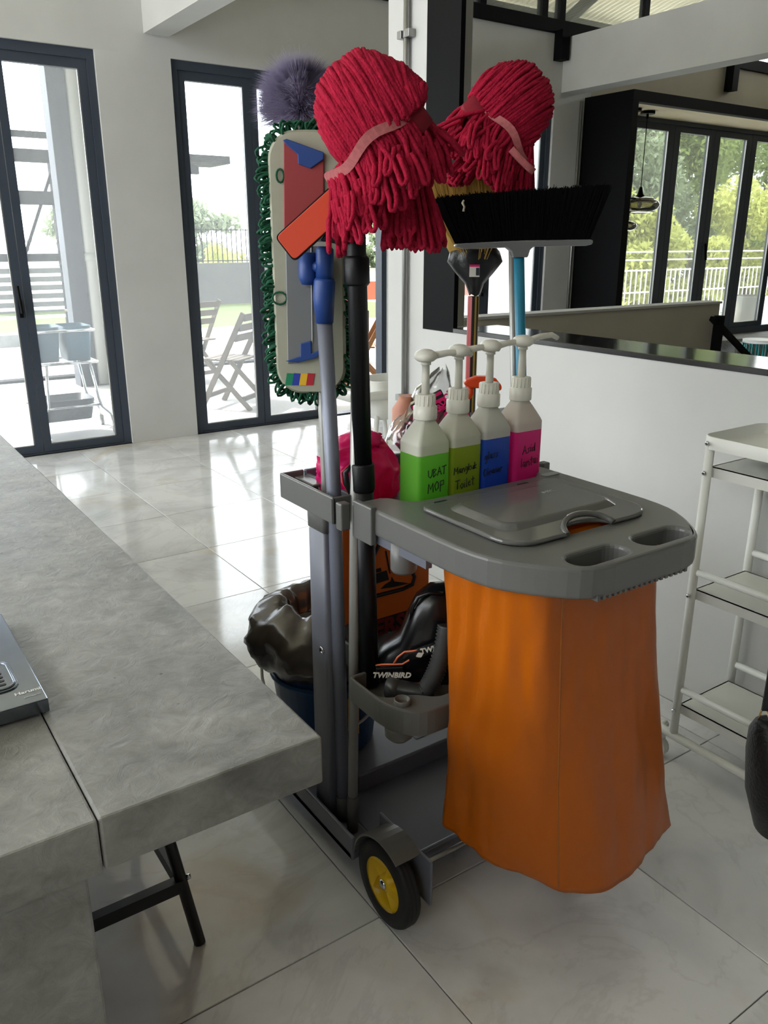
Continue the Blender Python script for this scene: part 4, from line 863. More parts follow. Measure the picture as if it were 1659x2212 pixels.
ear = onV(705, 1010, 1.72); obj('ear', crumple(ear, .022, .02, .032, 8.2, 3, .4, 2.6), M['pinkbag'], pb)
# clear bag of sachets
kb = 1.86
cbg = thing('clear_bag', tuple(onV(905, 940, kb)), 'crinkled clear plastic bag of pink and black sachets behind the bottles', 'bag')
apex = onV(957, 798, kb); base_c = onV(905, 960, kb); rg_ = []
for i in range(11):
    t = i/10; c = apex.lerp(base_c, t); r0 = .008+.078*t**.8; rg_.append([c+Rv*r0*1.1*math.cos(a)*(1+.25*noise.noise(Vector((a*1.6, t*3, 2))))+NV*r0*.7*math.sin(a)+Vector((0, 0, .022*noise.noise(Vector((a*2.1, t*5, 9))))) for a in np.linspace(0, 2*math.pi, 33)[:-1]])
obj('film', MB().loft(rg_, False, False), M['film'], cbg)
for i, (px, py, an, sz) in enumerate(((930, 880, .5, 1.1), (905, 925, -.3, 1.0), (880, 945, .7, .9), (955, 915, 1.1, .9), (990, 905, .3, .8))):
    c = onV(px, py, kb-.03+.02*(i % 3)); u = Rv*math.cos(an)+Vector((0, 0, math.sin(an))); v_ = Vector((0, 0, 1))*math.cos(an)-Rv*math.sin(an)
    s_ = obj('sachet', MB().obox(c, u*.036*sz, v_*.024*sz, NV*.004), M['leather'], cbg, bev=.003)
    for q in (-.6, .2, .75): obj('print_stripe', MB().obox(c-NV*.0045+v_*.024*sz*q, u*.034*sz, v_*.0035, NV*.0005), M['pinkprint'], s_)
text('ARDOR', .019, 'pinkprint', cbg, onV(958, 868, kb-.05), Rv*.55+Vector((0, 0, .83)), Vector((0, 0, .55))-Rv*.83, bold=.0008)
obj('jar', MB().lathe([(.03, -.05), (.036, -.04), (.036, .02), (.022, .04), (.02, .05)], tuple(onV(880, 900, kb+.03)), 20), M['skin'], cbg)
# spray bottle
sp = onV(1043, 850, 1.86); spb = thing('spray_bottle', (sp.x, sp.y, ZTR), 'spray bottle with an orange trigger head behind the pumps', 'bottle')
S = lambda px, py: onV(px, py, 1.86)
obj('bottle_body', MB().lathe([(.03, ZTR), (.032, ZTR+.01), (.032, ZTR+.08), (.014, sp.z-.06), (.013, sp.z-.03)], (sp.x+.02, sp.y, 0), 20), M['hdpe'], spb)
poly = [(1000, 828), (1006, 820), (1028, 812), (1050, 812), (1072, 818), (1083, 832), (1082, 842), (1068, 842), (1040, 838), (1012, 836)]
obj('trigger_head', MB().loft([[S(x, y)+NV*d for x, y in poly] for d in (-.013, .013)], True, True, False), M['trig'], spb, bev=.004)
obj('trigger', MB().tube([S(1016, 832), S(1018, 850), S(1008, 868), S(1000, 872)], [.007, .006, .004, .002], 8), M['trig'], spb)
obj('head_base', MB().tube([S(1052, 838), S(1056, 862), S(1058, 884)], [.011, .012, .014], 12), M['hdpe'], spb)
dpn = thing('grey_caddy', tuple(onV(1085, 900, 1.98)), 'dark grey plastic box behind the blue bottle', 'box')
q = onV(1085, 897, 1.98); obj('box', MB().box(q.x-.06, q.x+.06, q.y-.02, q.y+.06, ZTR, q.z), M['dustpan'], dpn, bev=.004); obj('box_rim', MB().box(q.x-.064, q.x+.064, q.y-.024, q.y+.064, q.z-.006, q.z+.002), M['dustpan'], dpn)
# ================================================================ mops, brooms, duster
UPV = Vector((0, 0, 1))
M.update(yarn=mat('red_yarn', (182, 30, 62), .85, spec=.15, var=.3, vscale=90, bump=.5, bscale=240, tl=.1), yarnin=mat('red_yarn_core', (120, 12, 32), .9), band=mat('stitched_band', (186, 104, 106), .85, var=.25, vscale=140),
 blackp=mat('black_plastic', (15, 16, 18), .4, spec=.35, var=.1), alu=mat('brushed_alu', (160, 160, 156), .4, metal=.5), alu2=mat('blue_grey_alu', (120, 124, 138), .4, metal=.3), rubber=mat('grey_rubber', (70, 70, 70), .6),
 gfringe=mat('green_yarn', (14, 84, 56), .8, var=.3, vscale=60), pad=mat('mop_backing', (168, 168, 150), .8, var=.08, vscale=30), gplate=mat('grey_plate', (132, 134, 137), .3, metal=.35), rplate=mat('dull_red_plate', (150, 56, 58), .4),
 bluep=mat('blue_plastic_joint', (34, 66, 132), .42), fluff=mat('purple_fibre', (166, 158, 186), .8, tl=.45, var=.25, vscale=20), opanel=mat('orange_panel', (214, 78, 52), .4), straw=mat('straw', (196, 158, 78), .7, var=.3, vscale=50, tl=.2), bristle=mat('black_bristle', (10, 10, 12), .7, spec=.08),
 aqua=mat('aqua_pole', (38, 136, 170), .35, var=.1, vscale=20), shroud=mat('black_film_shroud', (28, 30, 30), .3, spec=.6, bump=.4, bscale=25), g=mat('tab_green', (20, 130, 90), .6), bl=mat('tab_blue', (40, 60, 160), .6), ye=mat('tab_yellow', (222, 176, 40), .6), re=mat('tab_red', (176, 34, 50), .6),
 stripe_r=mat('pole_red', (150, 34, 36), .35), stripe_y=mat('pole_yellow', (186, 154, 70), .35), stripe_k=mat('pole_black', (34, 28, 26), .35), wlabel=mat('label_white', (220, 216, 206), .5), dust=mat('lint', (190, 180, 160), .9))
def yarn_head(t, K, c, b1px, u0, hw, Hpx, Rd, seed, skirt, yr=.0047, nst=62):
    """strands folded over the head run side by side down to the band and fall below it in loops; c, b1px in photograph pixels on the plane K"""
    r = random.Random(seed); s = (onV(c[0]+100, c[1], K)-onV(c[0], c[1], K)).length/100; C = onV(c[0], c[1], K); dn = Vector((0, 0, -1))
    Rb = math.hypot(*b1px)*s; b1 = (Rv*b1px[0]+UPV*b1px[1]).normalized(); ax = (UPV*b1px[0]-Rv*b1px[1]).normalized(); H0 = Hpx*s; fw = -NV
    def Hu(u): q = abs((u-u0)/hw); return H0*max(0., 1-q**2.6)**.5
    mb = MB(); sk = MB()
    for lay in range(3):
        for i in range(nst):
            u = u0+hw*.985*(2*(i+.5)/nst-1)+r.uniform(-.02, .02); sl = r.uniform(-.12, .12)+.16; k_ = 1-.045*lay; ph = r.uniform(0, 9); pts = []
            for j in range(15):
                th = math.radians(-104+208*j/14); uu = u+sl*math.cos(th)*(1-.4*abs(u-u0)); lim = u0+hw*.99
                uu = max(u0-hw*.99, min(lim, uu)); h = Hu(uu)*k_
                d = math.sin(th)*Rd*(1-.35*abs((uu-u0)/hw)**2)*k_
                ub = uu if abs(th) < .9 else uu*(1-.14*(abs(th)-.9))
                pts.append(C+b1*Rb*ub+ax*(h*max(math.cos(th), -.12)**1 if math.cos(th) > 0 else h*math.cos(th)*.3)+fw*d+Vector((noise.noise(Vector((i*.9+lay, j*.33, seed))), noise.noise(Vector((i*.9, j*.33, seed+3))), noise.noise(Vector((i*.9, j*.33+lay, seed+5)))))*.0055)
            mb.tube(pts, yr, 6, caps=False)
    for lay, (m_, fl, l0, l1) in enumerate(skirt):
        for i in range(m_):
            ph = 2*math.pi*i/m_+r.uniform(-.08, .08); ln = r.uniform(l0, l1); dirh = b1*math.cos(ph)*Rb+fw*math.sin(ph)*Rd
            p = C+dirh*(1-.06*lay); v = (-ax*.8+dirh.normalized()*fl*r.uniform(.6, 1.3)).normalized(); pts = [p-v*.006]; st_ = ln/9; side = v.cross(dirh).normalized()*r.choice((-1, 1)); wob = r.uniform(-1, 1); sd_ = r.uniform(0, 99)
            for j in range(9):
                v = (v+dn*.17+side*.5*noise.noise(Vector((j*.55, sd_, 0)))+dirh.normalized()*.35*noise.noise(Vector((j*.5, sd_, 7)))).normalized(); p = p+v*st_; pts.append(p.copy())
            tip = pts[-1]; w2 = yr*1.3
            sk.tube(pts+[tip+v*.006+side*w2*.4, tip+v*.009+side*w2*1.1, tip+v*.005+side*w2*2]+[q+side*w2*2.2 for q in pts[::-1][:5]], yr*.95, 6, caps=False)
    obj('yarn_crown', mb, M['yarn'], t, kind='stuff'); obj('yarn_loops', sk, M['yarn'], t, kind='stuff')
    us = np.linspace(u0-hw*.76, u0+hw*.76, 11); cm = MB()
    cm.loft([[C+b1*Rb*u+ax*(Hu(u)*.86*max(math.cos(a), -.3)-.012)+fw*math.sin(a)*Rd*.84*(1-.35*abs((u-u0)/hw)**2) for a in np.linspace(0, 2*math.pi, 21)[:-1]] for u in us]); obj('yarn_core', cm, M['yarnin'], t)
    bd = [C-ax*.002+ax*.006*math.sin(5*a)+b1*math.cos(a)*(Rb*.97+.006)+fw*math.sin(a)*(Rd+.013) for a in np.linspace(0, 2*math.pi, 49)[:-1]]
    rb_ = [[p+ax*.0085 for p in bd], [p-ax*.0085 for p in bd]]; cc_ = sum(bd, Vector())/len(bd)
    rb_ += [[p+(cc_-p).normalized()*.004 for p in rb_[1]], [p+(cc_-p).normalized()*.004 for p in rb_[0]]]; rb_.append(rb_[0])
    obj('band', MB().loft(rb_, False, False, False), M['band'], t)
# ---- wet mop with the thick black handle
K1 = 1.53
lo = onZ(798, 1478, .497); hi = onX(767, 470, lo.x-.005)
m1 = thing('wet_mop', tuple(lo), 'red string mop head on a thick black handle at the front of the cart', 'mop', 'tools on the cart')
def along(z): t = (z-lo.z)/(hi.z-lo.z); return lo.lerp(hi, t)
sq = dict(n=12)
obj('lower_handle', MB().tube([lo, along(.99)], .0215, 14), M['blackp'], m1)
obj('upper_handle', MB().tube([along(.99), along(1.47), along(1.55)], [.0195, .0195, .017], 14), M['blackp'], m1)
cl1 = obj('lock_collar', MB().tube([along(.945), along(.95), along(1.0), along(1.004)], [.0225, .0245, .0245, .023], 14), M['blackp'], m1)
lv = along(.985)-Rv*.03; obj('lock_lever', MB().tube([along(1.0)-Rv*.022, along(.985)-Rv*.036, along(.96)-Rv*.034, along(.935)-Rv*.026], [.006, .008, .008, .004], 8, flat=.8), M['blackp'], cl1)
obj('lever_edge', MB().tube([along(1.0)-Rv*.028, along(.985)-Rv*.044, along(.96)-Rv*.042, along(.938)-Rv*.03], .0016, 6), M['re'], cl1)
obj('head_clamp', MB().tube([along(1.355), along(1.36), along(1.405), along(1.41)], [.021, .025, .025, .021], 14).box(0, 0, 0, 0, 0, 0) if False else MB().tube([along(1.355), along(1.36), along(1.405), along(1.41)], [.021, .025, .025, .021], 14), M['blackp'], m1)
obj('head_socket', MB().tube([along(1.45), along(1.5), onV(795, 330, K1)], [.022, .03, .035], 12), M['blackp'], m1)
yarn_head(m1, K1, (803, 314), (93, 73), .3, 1.0, 168, .085, 3, [(120, .32, .065, .12), (100, .2, .06, .11), (60, .1, .05, .09)])
# tail bundle hanging at the right
tb_ = MB(); r_ = random.Random(5); c0 = onV(882, 400, K1)
for i in range(70):
    a = r_.uniform(0, 2*math.pi); q = math.sqrt(r_.random()); o_ = Rv*math.cos(a)*.036*q+NV*math.sin(a)*.03*q; ln = r_.uniform(.075, .105)
    top_ = c0+o_*.75+UPV*.02; pts = [top_, c0+o_+UPV*0]+[c0+o_*(1+.12*j)+Rv*(.002*j)-UPV*ln*j/5 for j in range(1, 6)]
    tip = pts[-1]; sd = (Rv*math.sin(a)+NV*math.cos(a))*.009; tb_.tube(pts+[tip+sd*.5-UPV*.006, tip+sd]+[p+sd for p in pts[::-1][1:4]], .0046, 6, caps=False)
obj('yarn_tail', tb_, M['yarn'], m1, kind='stuff')
obj('band', MB().tube([onV(848, 392, K1-.035), onV(870, 403, K1-.04), onV(893, 406, K1-.035), onV(905, 405, K1-.02)], .004, 6), M['band'], m1)
# ---- second wet mop behind the broom
K2 = 2.07
m2p = Vector((1.392, 1.466, .11))
m2 = thing('wet_mop', tuple(m2p), 'red string mop head on a grey pole behind the black broom', 'mop', 'tools on the cart')
hp2 = onV(1105, 420, K2)
obj('handle', MB().tube([m2p, onX(1111, 850, 1.392), hp2], .0095, 12), M['alu'], m2)
yarn_head(m2, K2, (1088, 296), (58, -69), -.4, 1.0, 134, .09, 9, [(120, .5, .08, .14), (100, .3, .07, .13), (50, .12, .06, .1)])
bnd = [onV(x, y, K2-.115+.0*i) for i, (x, y) in enumerate(((1104, 322), (1120, 340), (1138, 358), (1153, 372)))]
obj('band', MB().tube(bnd, .008, 8, flat=.4, up0=tuple(NV)), M['band'], m2)
tl2 = MB(); r_ = random.Random(8)
for i in range(60):
    px = r_.uniform(965, 1010); c0 = onV(px+45, 350, K2-.02); e0 = onV(px, r_.uniform(365, 398), K2-.04+r_.uniform(-.03, .03)); mid = c0.lerp(e0, .5)+UPV*.01
    tl2.tube([c0, mid, e0, e0+Vector((.006, 0, -.004)), mid+Vector((.009, 0, 0))], .0046, 6, caps=False)
for i in range(50):
    px = r_.uniform(1060, 1142); c0 = onV(px, r_.uniform(315, 350), K2-.03); dd_ = r_.uniform(-.05, .05); c0 = c0+NV*dd_; e0 = onV(px+r_.uniform(-8, 8), r_.uniform(385, 418), K2-.03+dd_); tl2.tube([c0, c0.lerp(e0, .6)+Rv*r_.uniform(-.006, .006), e0, e0+Rv*.008, c0+Rv*.009], .0046, 6, caps=False)
obj('yarn_tail', tl2, M['yarn'], m2, kind='stuff')
# ---- black angled broom on the aqua pole
K3 = 1.94
B = lambda x, y, d=0.: onV(x, y, K3)+NV*d
b0 = Vector((1.392, 1.43, .11)); br = thing('push_broom', tuple(b0), 'wide black bristled broom on an aqua blue pole, bristles up', 'broom', 'tools on the cart')
obj('handle', MB().tube([b0, onX(1127, 850, 1.392), B(1121, 556)], .0125, 12), M['aqua'], br)
hd_ = [(980, 532), (984, 526), (1060, 522), (1130, 519), (1200, 518), (1272, 517), (1279, 520), (1276, 528), (1262, 531), (1150, 533), (1143, 540), (1138, 556), (1106, 556), (1102, 543), (1092, 535), (1000, 538)]
obj('head', MB().loft([[B(x, y, d) for x, y in hd_] for d in (-.016, .016)], True, True, False), M['gplate'], br, bev=.003)
obj('bristle_block', MB().loft([[B(x, y, d) for x, y in ((985, 526), (1270, 517), (1302, 425), (955, 445))] for d in (-.012, .018)], True, True, False), M['bristle'], br)
bm_ = MB(); r_ = np.random.default_rng(4); nb = 5200
for i in range(nb):
    u = r_.random(); d = r_.uniform(-.02, .024); xb_ = 985+(1272-985)*u; yb_ = 528-11*u; xt = 941+(1314-941)*u+r_.normal()*2; yt = 431-28*u**.8+r_.normal()*3+(6 if r_.random() < .2 else 0)
    p = B(xb_, yb_, d*.7); q = B(xt, yt, d*1.5); m_ = (q-p); s_ = Rv*.0007
    k_ = len(bm_.v); bm_.v += [tuple(p-s_), tuple(p+s_), tuple(q+s_), tuple(q-s_)]; bm_.f.append((k_, k_+1, k_+2, k_+3)); bm_.sm.append(False)
obj('bristles', bm_, M['bristle'], br, kind='stuff')
obj('lint', MB().tube([B(999, 434, -.034), B(996, 440, -.035), B(1000, 448, -.035), B(998, 458, -.034)], [.002, .003, .0025, .003], 6), M['dust'], br)
# ---- straw broom with black shroud
K4 = 2.13
S4 = lambda x, y, d=0.: onV(x, y, K4)+NV*d
s0_ = Vector((1.392, 1.63, .11)); sb = thing('straw_broom', tuple(s0_), 'yellow straw broom with a black shroud and striped pole', 'broom', 'tools on the cart')
hb = S4(1023, 640)
for k, (m_, a0, a1) in enumerate((('stripe_r', 150, 250), ('stripe_k', 250, 280), ('stripe_y', 280, 302), ('stripe_k', 302, 322), ('stripe_y', 322, 340), ('stripe_k', 340, 510))):
    A = np.radians(np.linspace(a0, a1, 5)); base = [s0_, hb]; v = []
    for p in base: v += [p+(Rv*math.cos(a)+NV*math.sin(a))*.0145 for a in A]+[p]
    f = [(j, j+1, 6+j+1, 6+j) for j in range(4)]; obj('pole_stripe', MB().add(v, f, True), M[m_], sb)
stb = MB(); r_ = np.random.default_rng(6)
for i in range(3200):
    u = r_.random(); d = r_.normal()*.018; p = S4(1000+50*u, 560, d*.5); q = S4(905+195*u+r_.normal()*3, 372+abs(u-.5)*18+r_.normal()*7, d*1.6); mid = p.lerp(q, .5)+Rv*(.012 if u > .5 else -.012)
    w_ = Rv*.0009; k_ = len(stb.v); stb.v += [tuple(x) for x in (p-w_, p+w_, mid+w_, mid-w_, q+w_*.6, q-w_*.6)]; stb.f += [(k_, k_+1, k_+2, k_+3), (k_+3, k_+2, k_+4, k_+5)]; stb.sm += [False, False]
obj('straw', stb, M['straw'], sb, kind='stuff')
obj('straw_bundle', MB().loft([[S4(cx_+w_*math.cos(a), y, .03*math.sin(a)*sc_) for a in np.linspace(0, 2*math.pi, 21)[:-1]] for y, cx_, w_, sc_ in ((570, 1024, 40, .7), (520, 1015, 58, .9), (460, 1006, 80, 1.0), (400, 1001, 92, 1.0))]), M['straw'], sb)
shr = []
for y, x0, x1, dd in ((636, 1013, 1038, .015), (612, 1005, 1046, .02), (590, 985, 1066, .026), (565, 966, 1086, .032), (545, 972, 1080, .033), (536, 985, 1072, .033)):
    shr.append([S4((x0+x1)/2+(x1-x0)/2*math.cos(a), y+3*math.sin(3*a), dd*math.sin(a)*(1+.12*math.sin(6*a))) for a in np.linspace(0, 2*math.pi, 33)[:-1]])
so2 = obj('shroud', MB().loft(shr), M['shroud'], sb)
q = S4(1022, 584, -.0335); obj('label', MB().obox(q, Rv*.0125, UPV*.0145, NV*.0006), M['wlabel'], so2); obj('label_band', MB().obox(q+UPV*.012-NV*.0008, Rv*.0125, UPV*.0025, NV*.0004), M['pinkprint'], so2); obj('label_code', MB().obox(q+Rv*.0075-NV*.0008-UPV*.002, Rv*.004, UPV*.009, NV*.0004), M['greybin'], so2)
# ---- flat dust mop with green fringe
K5 = 1.69
F = lambda x, y, d=0.: onV(x, y, K5)+NV*d
f0 = Vector((.848, 1.412, .11)); fm = thing('flat_mop', tuple(f0), 'flat dust mop with looped green fringe and blue joint, on a blue grey pole', 'mop', 'tools on the cart')
x0p, x1p, y0p, y1p = 592, 738, 285, 846
def padring(ins, d, n=7):
    a = F(x0p+ins, y1p-ins); b = F(x1p-ins, y0p+ins); c = (F((x0p+x1p)/2, (y0p+y1p)/2)); w_ = (F(x1p-ins, 560)-F(x0p+ins, 560)).length; h_ = abs(F(660, y0p+ins).z-F(660, y1p-ins).z)
    cz = (F(660, y0p).z+F(660, y1p).z)/2; c = Vector((c.x, c.y, cz))
    return [c+Rv*p[0]+UPV*p[1]+NV*d for p in rrect(w_, h_, .05-ins*.0006, n)]
obj('pad', MB().loft([padring(0, 0), padring(0, .006), padring(-6, .012), padring(-6, .03), padring(0, .036)]), M['pad'], fm)
fr_ = MB(); r_ = random.Random(12); per = padring(0, .014, 10)
ds = [0]
for i in range(1, len(per)+1): ds.append(ds[-1]+(per[i % len(per)]-per[i-1]).length)
cpad = sum(per, Vector())/len(per); NL = 330
for k in range(NL):
    s = ds[-1]*((k+r_.random())/NL)%ds[-1]; j = max(i for i in range(len(ds)) if ds[i] <= s); j = min(j, len(per)-1); p = per[j].lerp(per[(j+1) % len(per)], (s-ds[j])/(ds[j+1]-ds[j]+1e-9))
    tg = (per[(j+1) % len(per)]-per[j]).normalized(); nr = tg.cross(NV); 
    if nr.dot(p-cpad) < 0: nr = -nr
    ln = r_.uniform(.018, .036); wd = r_.uniform(.006, .011); nr = (nr+tg*r_.uniform(-.5, .5)+NV*r_.uniform(-.7, .9)-UPV*.35).normalized(); tg2 = (tg*math.cos(1)+NV*r_.uniform(-.8, .8)).normalized()
    base = p+NV*r_.uniform(0, .02); pts = [base]+[base+nr*ln*(.5-.5*math.cos(a))+tg2*wd*math.sin(a) for a in np.linspace(.5, 2*math.pi-.5, 9)]
    fr_.tube(pts, .0027, 6, caps=False)
obj('fringe', fr_, M['gfringe'], fm, kind='stuff')
for k in (0, 3):   # stray loops lying on the pad
    b_ = F(595+r_.uniform(0, 6), 380+k*88, -.004); obj('stray_loop', MB().tube([b_+Rv*.012*math.sin(a)*(1.2 if k == 3 else .6)+UPV*.012*math.cos(a)+Rv*.006 for a in np.linspace(0, 2*math.pi, 13)[:-1]], .002, 6, closed=True), M['gfringe'], fm)
def quad(name, pts, d0, d1, m_, parent=fm, bev=.0015): return obj(name, MB().loft([[F(x, y, d) for x, y in pts] for d in (d0, d1)], True, True, False), M[m_], parent, bev=bev)
quad('frame_plate', [(617, 520), (700, 505), (708, 770), (622, 785)], -.006, 0, 'gplate'); quad('frame_plate', [(613, 302), (700, 330), (700, 507), (614, 520)], -.0055, .001, 'rplate')
for xs_ in ((671, 676, 500, 740),): quad('plate_rib', [(xs_[0], xs_[2]), (xs_[0]+3, xs_[2]), (xs_[1]+1, xs_[3]), (xs_[1]-2, xs_[3])], -.009, -.005, 'alu')
quad('end_bracket', [(618, 779), (650, 768), (650, 741), (673, 735), (674, 762), (700, 752), (700, 760), (680, 773), (645, 782)], -.011, -.005, 'bluep')
quad('end_bracket', [(612, 304), (620, 301), (700, 330), (700, 345), (672, 365), (645, 355), (644, 335), (618, 312)], -.011, -.004, 'bluep')
for k, c_ in enumerate(('g', 'bl', 'ye', 're')): quad('colour_tab', [(616+15*k+4, 806), (616+15*k+19, 807), (616+15*k+15, 832), (616+15*k, 832)], -.0015, .0005, c_, bev=0)
obj('hinge', MB().tube([F(668, 545, -.02), F(668, 600, -.02), F(668, 614, -.02)], [.018, .018, .012], 12, flat=1.1).tube([F(682, 575, -.025), F(700, 575, -.03)], .012, 10), M['bluep'], fm)
J0, J1, J2, J3 = F(704, 532, -.035), F(704, 600, -.035), F(702, 640, -.035), F(704, 694, -.035)
obj('joint', MB().tube([J0, J0.lerp(J1, .1), J1], [.013, .0175, .0175], 14), M['bluep'], fm)
obj('joint_collar', MB().tube([J1, J1.lerp(J2, .15), J2, J3], [.0185, .0215, .0215, .0175], 16), M['bluep'], fm)
obj('joint_tag', MB().obox(F(692, 527, -.05), Rv*.015, UPV*.004, NV*.002), M['wlabel'], fm)
obj('handle', MB().tube([f0, onX(722, 1075, .842), J3], [.0155, .0155, .0155], 14), M['alu2'], fm)
obj('end_sleeve', MB().tube([f0, f0.lerp(J3, .055)], .0172, 14), M['rubber'], fm)
# ---- purple duster on an aluminium pole
K6 = 1.80
d0_ = Vector((.866, 1.47, .11)); du = thing('ceiling_duster', tuple(d0_), 'fluffy purple grey duster on a slim aluminium pole', 'duster', 'tools on the cart')
dh = onV(652, 262, K6); obj('handle', MB().tube([d0_, onV(699, 900, 1.70), dh], .0105, 12), M['alu'], du); obj('end_sleeve', MB().tube([d0_, d0_.lerp(dh, .06)], .0125, 12), M['rubber'], du)
fb_ = MB(); r_ = np.random.default_rng(9); c0 = onV(652, 262, K6); c1 = onV(648, 205, K6)
for i in range(16000):
    t = r_.random(); c = c0.lerp(c1, t); d = Vector(r_.normal(size=3)); d.normalize(); d = (d+UPV*(.25+.5*t)).normalized()
    if d.z < -.25+.0*t: d.z = abs(d.z)*.3; d.normalize()
    d = (d+Rv*d.dot(Rv)*.08); ln = .093*(.82+.22*r_.random())*(1-.1*abs(d.dot(NV))); q = c+d*ln+Vector(r_.normal(size=3))*.004; q.z -= .01*r_.random(); m_ = c.lerp(q, .55)+UPV*.006
    s_ = d.orthogonal().normalized()*.0008; k_ = len(fb_.v); fb_.v += [tuple(x) for x in (c-s_, c+s_, m_+s_, m_-s_, q)]; fb_.f += [(k_, k_+1, k_+2, k_+3), (k_+3, k_+2, k_+4)]; fb_.sm += [False]*2
obj('fibre_head', fb_, M['fluff'], du, kind='stuff')
obj('fibre_core', crumple(c0.lerp(c1, .6)+UPV*.01, .06, .06, .052, 4.4, 3, .3), M['fluff'], du)
# ---- orange scraper on a slim pole behind the black handle
K7 = 1.60
q0 = Vector((.842, 1.362, .11)); sc1 = thing('floor_scraper', tuple(q0), 'flat orange panel tool with black edge on a slim pole behind the black handle', 'scraper', 'tools on the cart')
G = lambda x, y, d=0.: onV(x, y, K7)+NV*d
obj('handle', MB().tube([q0, onV(767, 1110, 1.612), G(771, 560, .045)], .0115, 12), M['alu'], sc1); obj('end_sleeve', MB().tube([q0, q0.lerp(onV(767, 1110, 1.612), .12)], .0135, 12), M['rubber'], sc1)
pan = rnd_poly([(597, 512), (636, 562), (770, 440), (730, 392)], [12, 12, 6, 6], 5)
obj('backing', MB().loft([[G(x, y, d) for x, y in rnd_poly([(593, 512), (636, 567), (775, 440), (730, 387)], [13, 13, 6, 6], 5)] for d in (.0005, .007)], True, True, False), M['blackp'], sc1)
obj('panel', MB().loft([[G(x, y, d) for x, y in pan] for d in (-.003, .001)], True, True, False), M['opanel'], sc1, bev=.001)
obj('swivel', MB().loft([[G(x, y, d) for x, y in ((690, 520), (742, 530), (790, 500), (770, 470), (715, 490))] for d in (.004, .03)], True, True, False), M['blackp'], sc1, bev=.003)
# ================================================================ sign, vacuum, bucket
M.update(sorange=mat('sign_orange', (226, 110, 26), .45), sink=mat('sign_black', (22, 20, 20), .5), sred=mat('sign_red', (120, 24, 22), .5), vac=mat('vacuum_black', (18, 18, 20), .25, spec=.6), vtrim=mat('vacuum_orange', (216, 110, 70), .4), hose=mat('hose_black', (58, 58, 58), .36),
 bucket=mat('blue_bucket', (20, 62, 104), .38, var=.08), ylab=mat('yellow_label', (228, 166, 30), .5), wgrey=mat('pale_grey', (190, 190, 186), .5))
YS_ = 1.535
Sg = lambda x, y: onY(x, y, YS_)
sg = thing('floor_sign', tuple(Sg(830, 1390)), 'orange folding floor sign with black cleaning pictogram and red lettering', 'sign')
z0_ = ZM-.005
pa, pb2 = Sg(737, 1135).x, Sg(925, 1180).x
obj('panel', MB().prism([(pa, z0_), (pb2+.006, z0_), (pb2, .835), (pa+.004, .835)], (0, YS_, 0), (1, 0, 0), (0, 0, 1), (0, .005, 0)), M['sorange'], sg, bev=.001)
obj('panel', MB().prism([(pa, z0_), (pb2+.006, z0_), (pb2, .835), (pa+.004, .835)], (0, YS_+.012, 0), (1, 0, 0), (0, 0, 1), (0, .005, 0)), M['sorange'], sg, bev=.001)
def ink(pts, r, m_='sink', name='pictogram'): return obj(name, MB().tube([Sg(x, y)+Vector((0, -.0008, 0)) for x, y in pts], r, 6, flat=1), M[m_], sg)
def inkp(pts, m_='sink', name='pictogram'):
    P = [Sg(x, y) for x, y in pts]; return obj(name, MB().prism([(p.x, p.z) for p in P], (0, YS_, 0), (1, 0, 0), (0, 0, 1), (0, -.0012, 0)), M[m_], sg)
ink([(820, 1172), (800, 1215), (780, 1262), (775, 1285), (800, 1290), (870, 1272), (890, 1262), (895, 1245), (880, 1215)], .0055)
inkp([(808, 1240), (835, 1232), (840, 1252), (808, 1262)]); inkp([(810, 1230), (822, 1226), (824, 1234), (810, 1238)])
ink([(833, 1190), (842, 1238)], .002); inkp([(822, 1272), (832, 1262), (844, 1255), (846, 1246), (852, 1256), (872, 1258), (884, 1260), (850, 1268)])
text('BERSIH', .062, 'sred', sg, Sg(850, 1352)+Vector((0, -.0012, .004)), (1, 0, 0), (0, 0, 1), bold=.0025)
obj('sign_foot', MB().box(pa-.002, pb2+.008, YS_-.001, YS_+.018, z0_, z0_+.045), M['sink'], sg)
# vacuum cleaner
KV = 1.64
Vp = lambda x, y, d=0.: onV(x, y, KV)+NV*d
vz = ZM-.005
vc = thing('vacuum_cleaner', tuple(Vp(890, 1460)), 'black handheld vacuum cleaner marked TWINBIRD on the cart shelf', 'vacuum')
rings = []
for x, yt, yb, dp in ((812, 1425, 1452, .03), (820, 1400, 1462, .05), (840, 1385, 1472, .06), (865, 1365, 1480, .065), (880, 1325, 1480, .066), (900, 1285, 1482, .066), (930, 1262, 1482, .066), (965, 1258, 1482, .06), (985, 1290, 1480, .04)):
    rings.append([Vp(x, (yt+yb)/2-(yb-yt)/2*math.sin(a), 0)+NV*dp*.85*math.cos(a)*(abs(math.cos(a))**-.3 if abs(math.cos(a)) > .05 else 1) for a in np.linspace(0, 2*math.pi, 25)[:-1]])
for rg in rings:
    for p in rg: p.z = max(p.z, vz)
obj('body', MB().loft(rings), M['vac'], vc)
def trim(pts, r=.0022, m_='vtrim'): return obj('trim_line', MB().tube([Vp(x, y, -d) for x, y, d in pts], r, 6), M[m_], vc)
trim([(812, 1416, .045), (825, 1408, .058), (850, 1404, .066), (868, 1402, .069), (890, 1388, .071), (915, 1378, .071), (950, 1372, .069)])
trim([(814, 1438, .04), (840, 1441, .064), (870, 1442, .07), (910, 1442, .07), (950, 1430, .068)])
trim([(850, 1402, .066), (858, 1388, .068), (872, 1376, .07), (905, 1372, .071), (950, 1355, .069)])
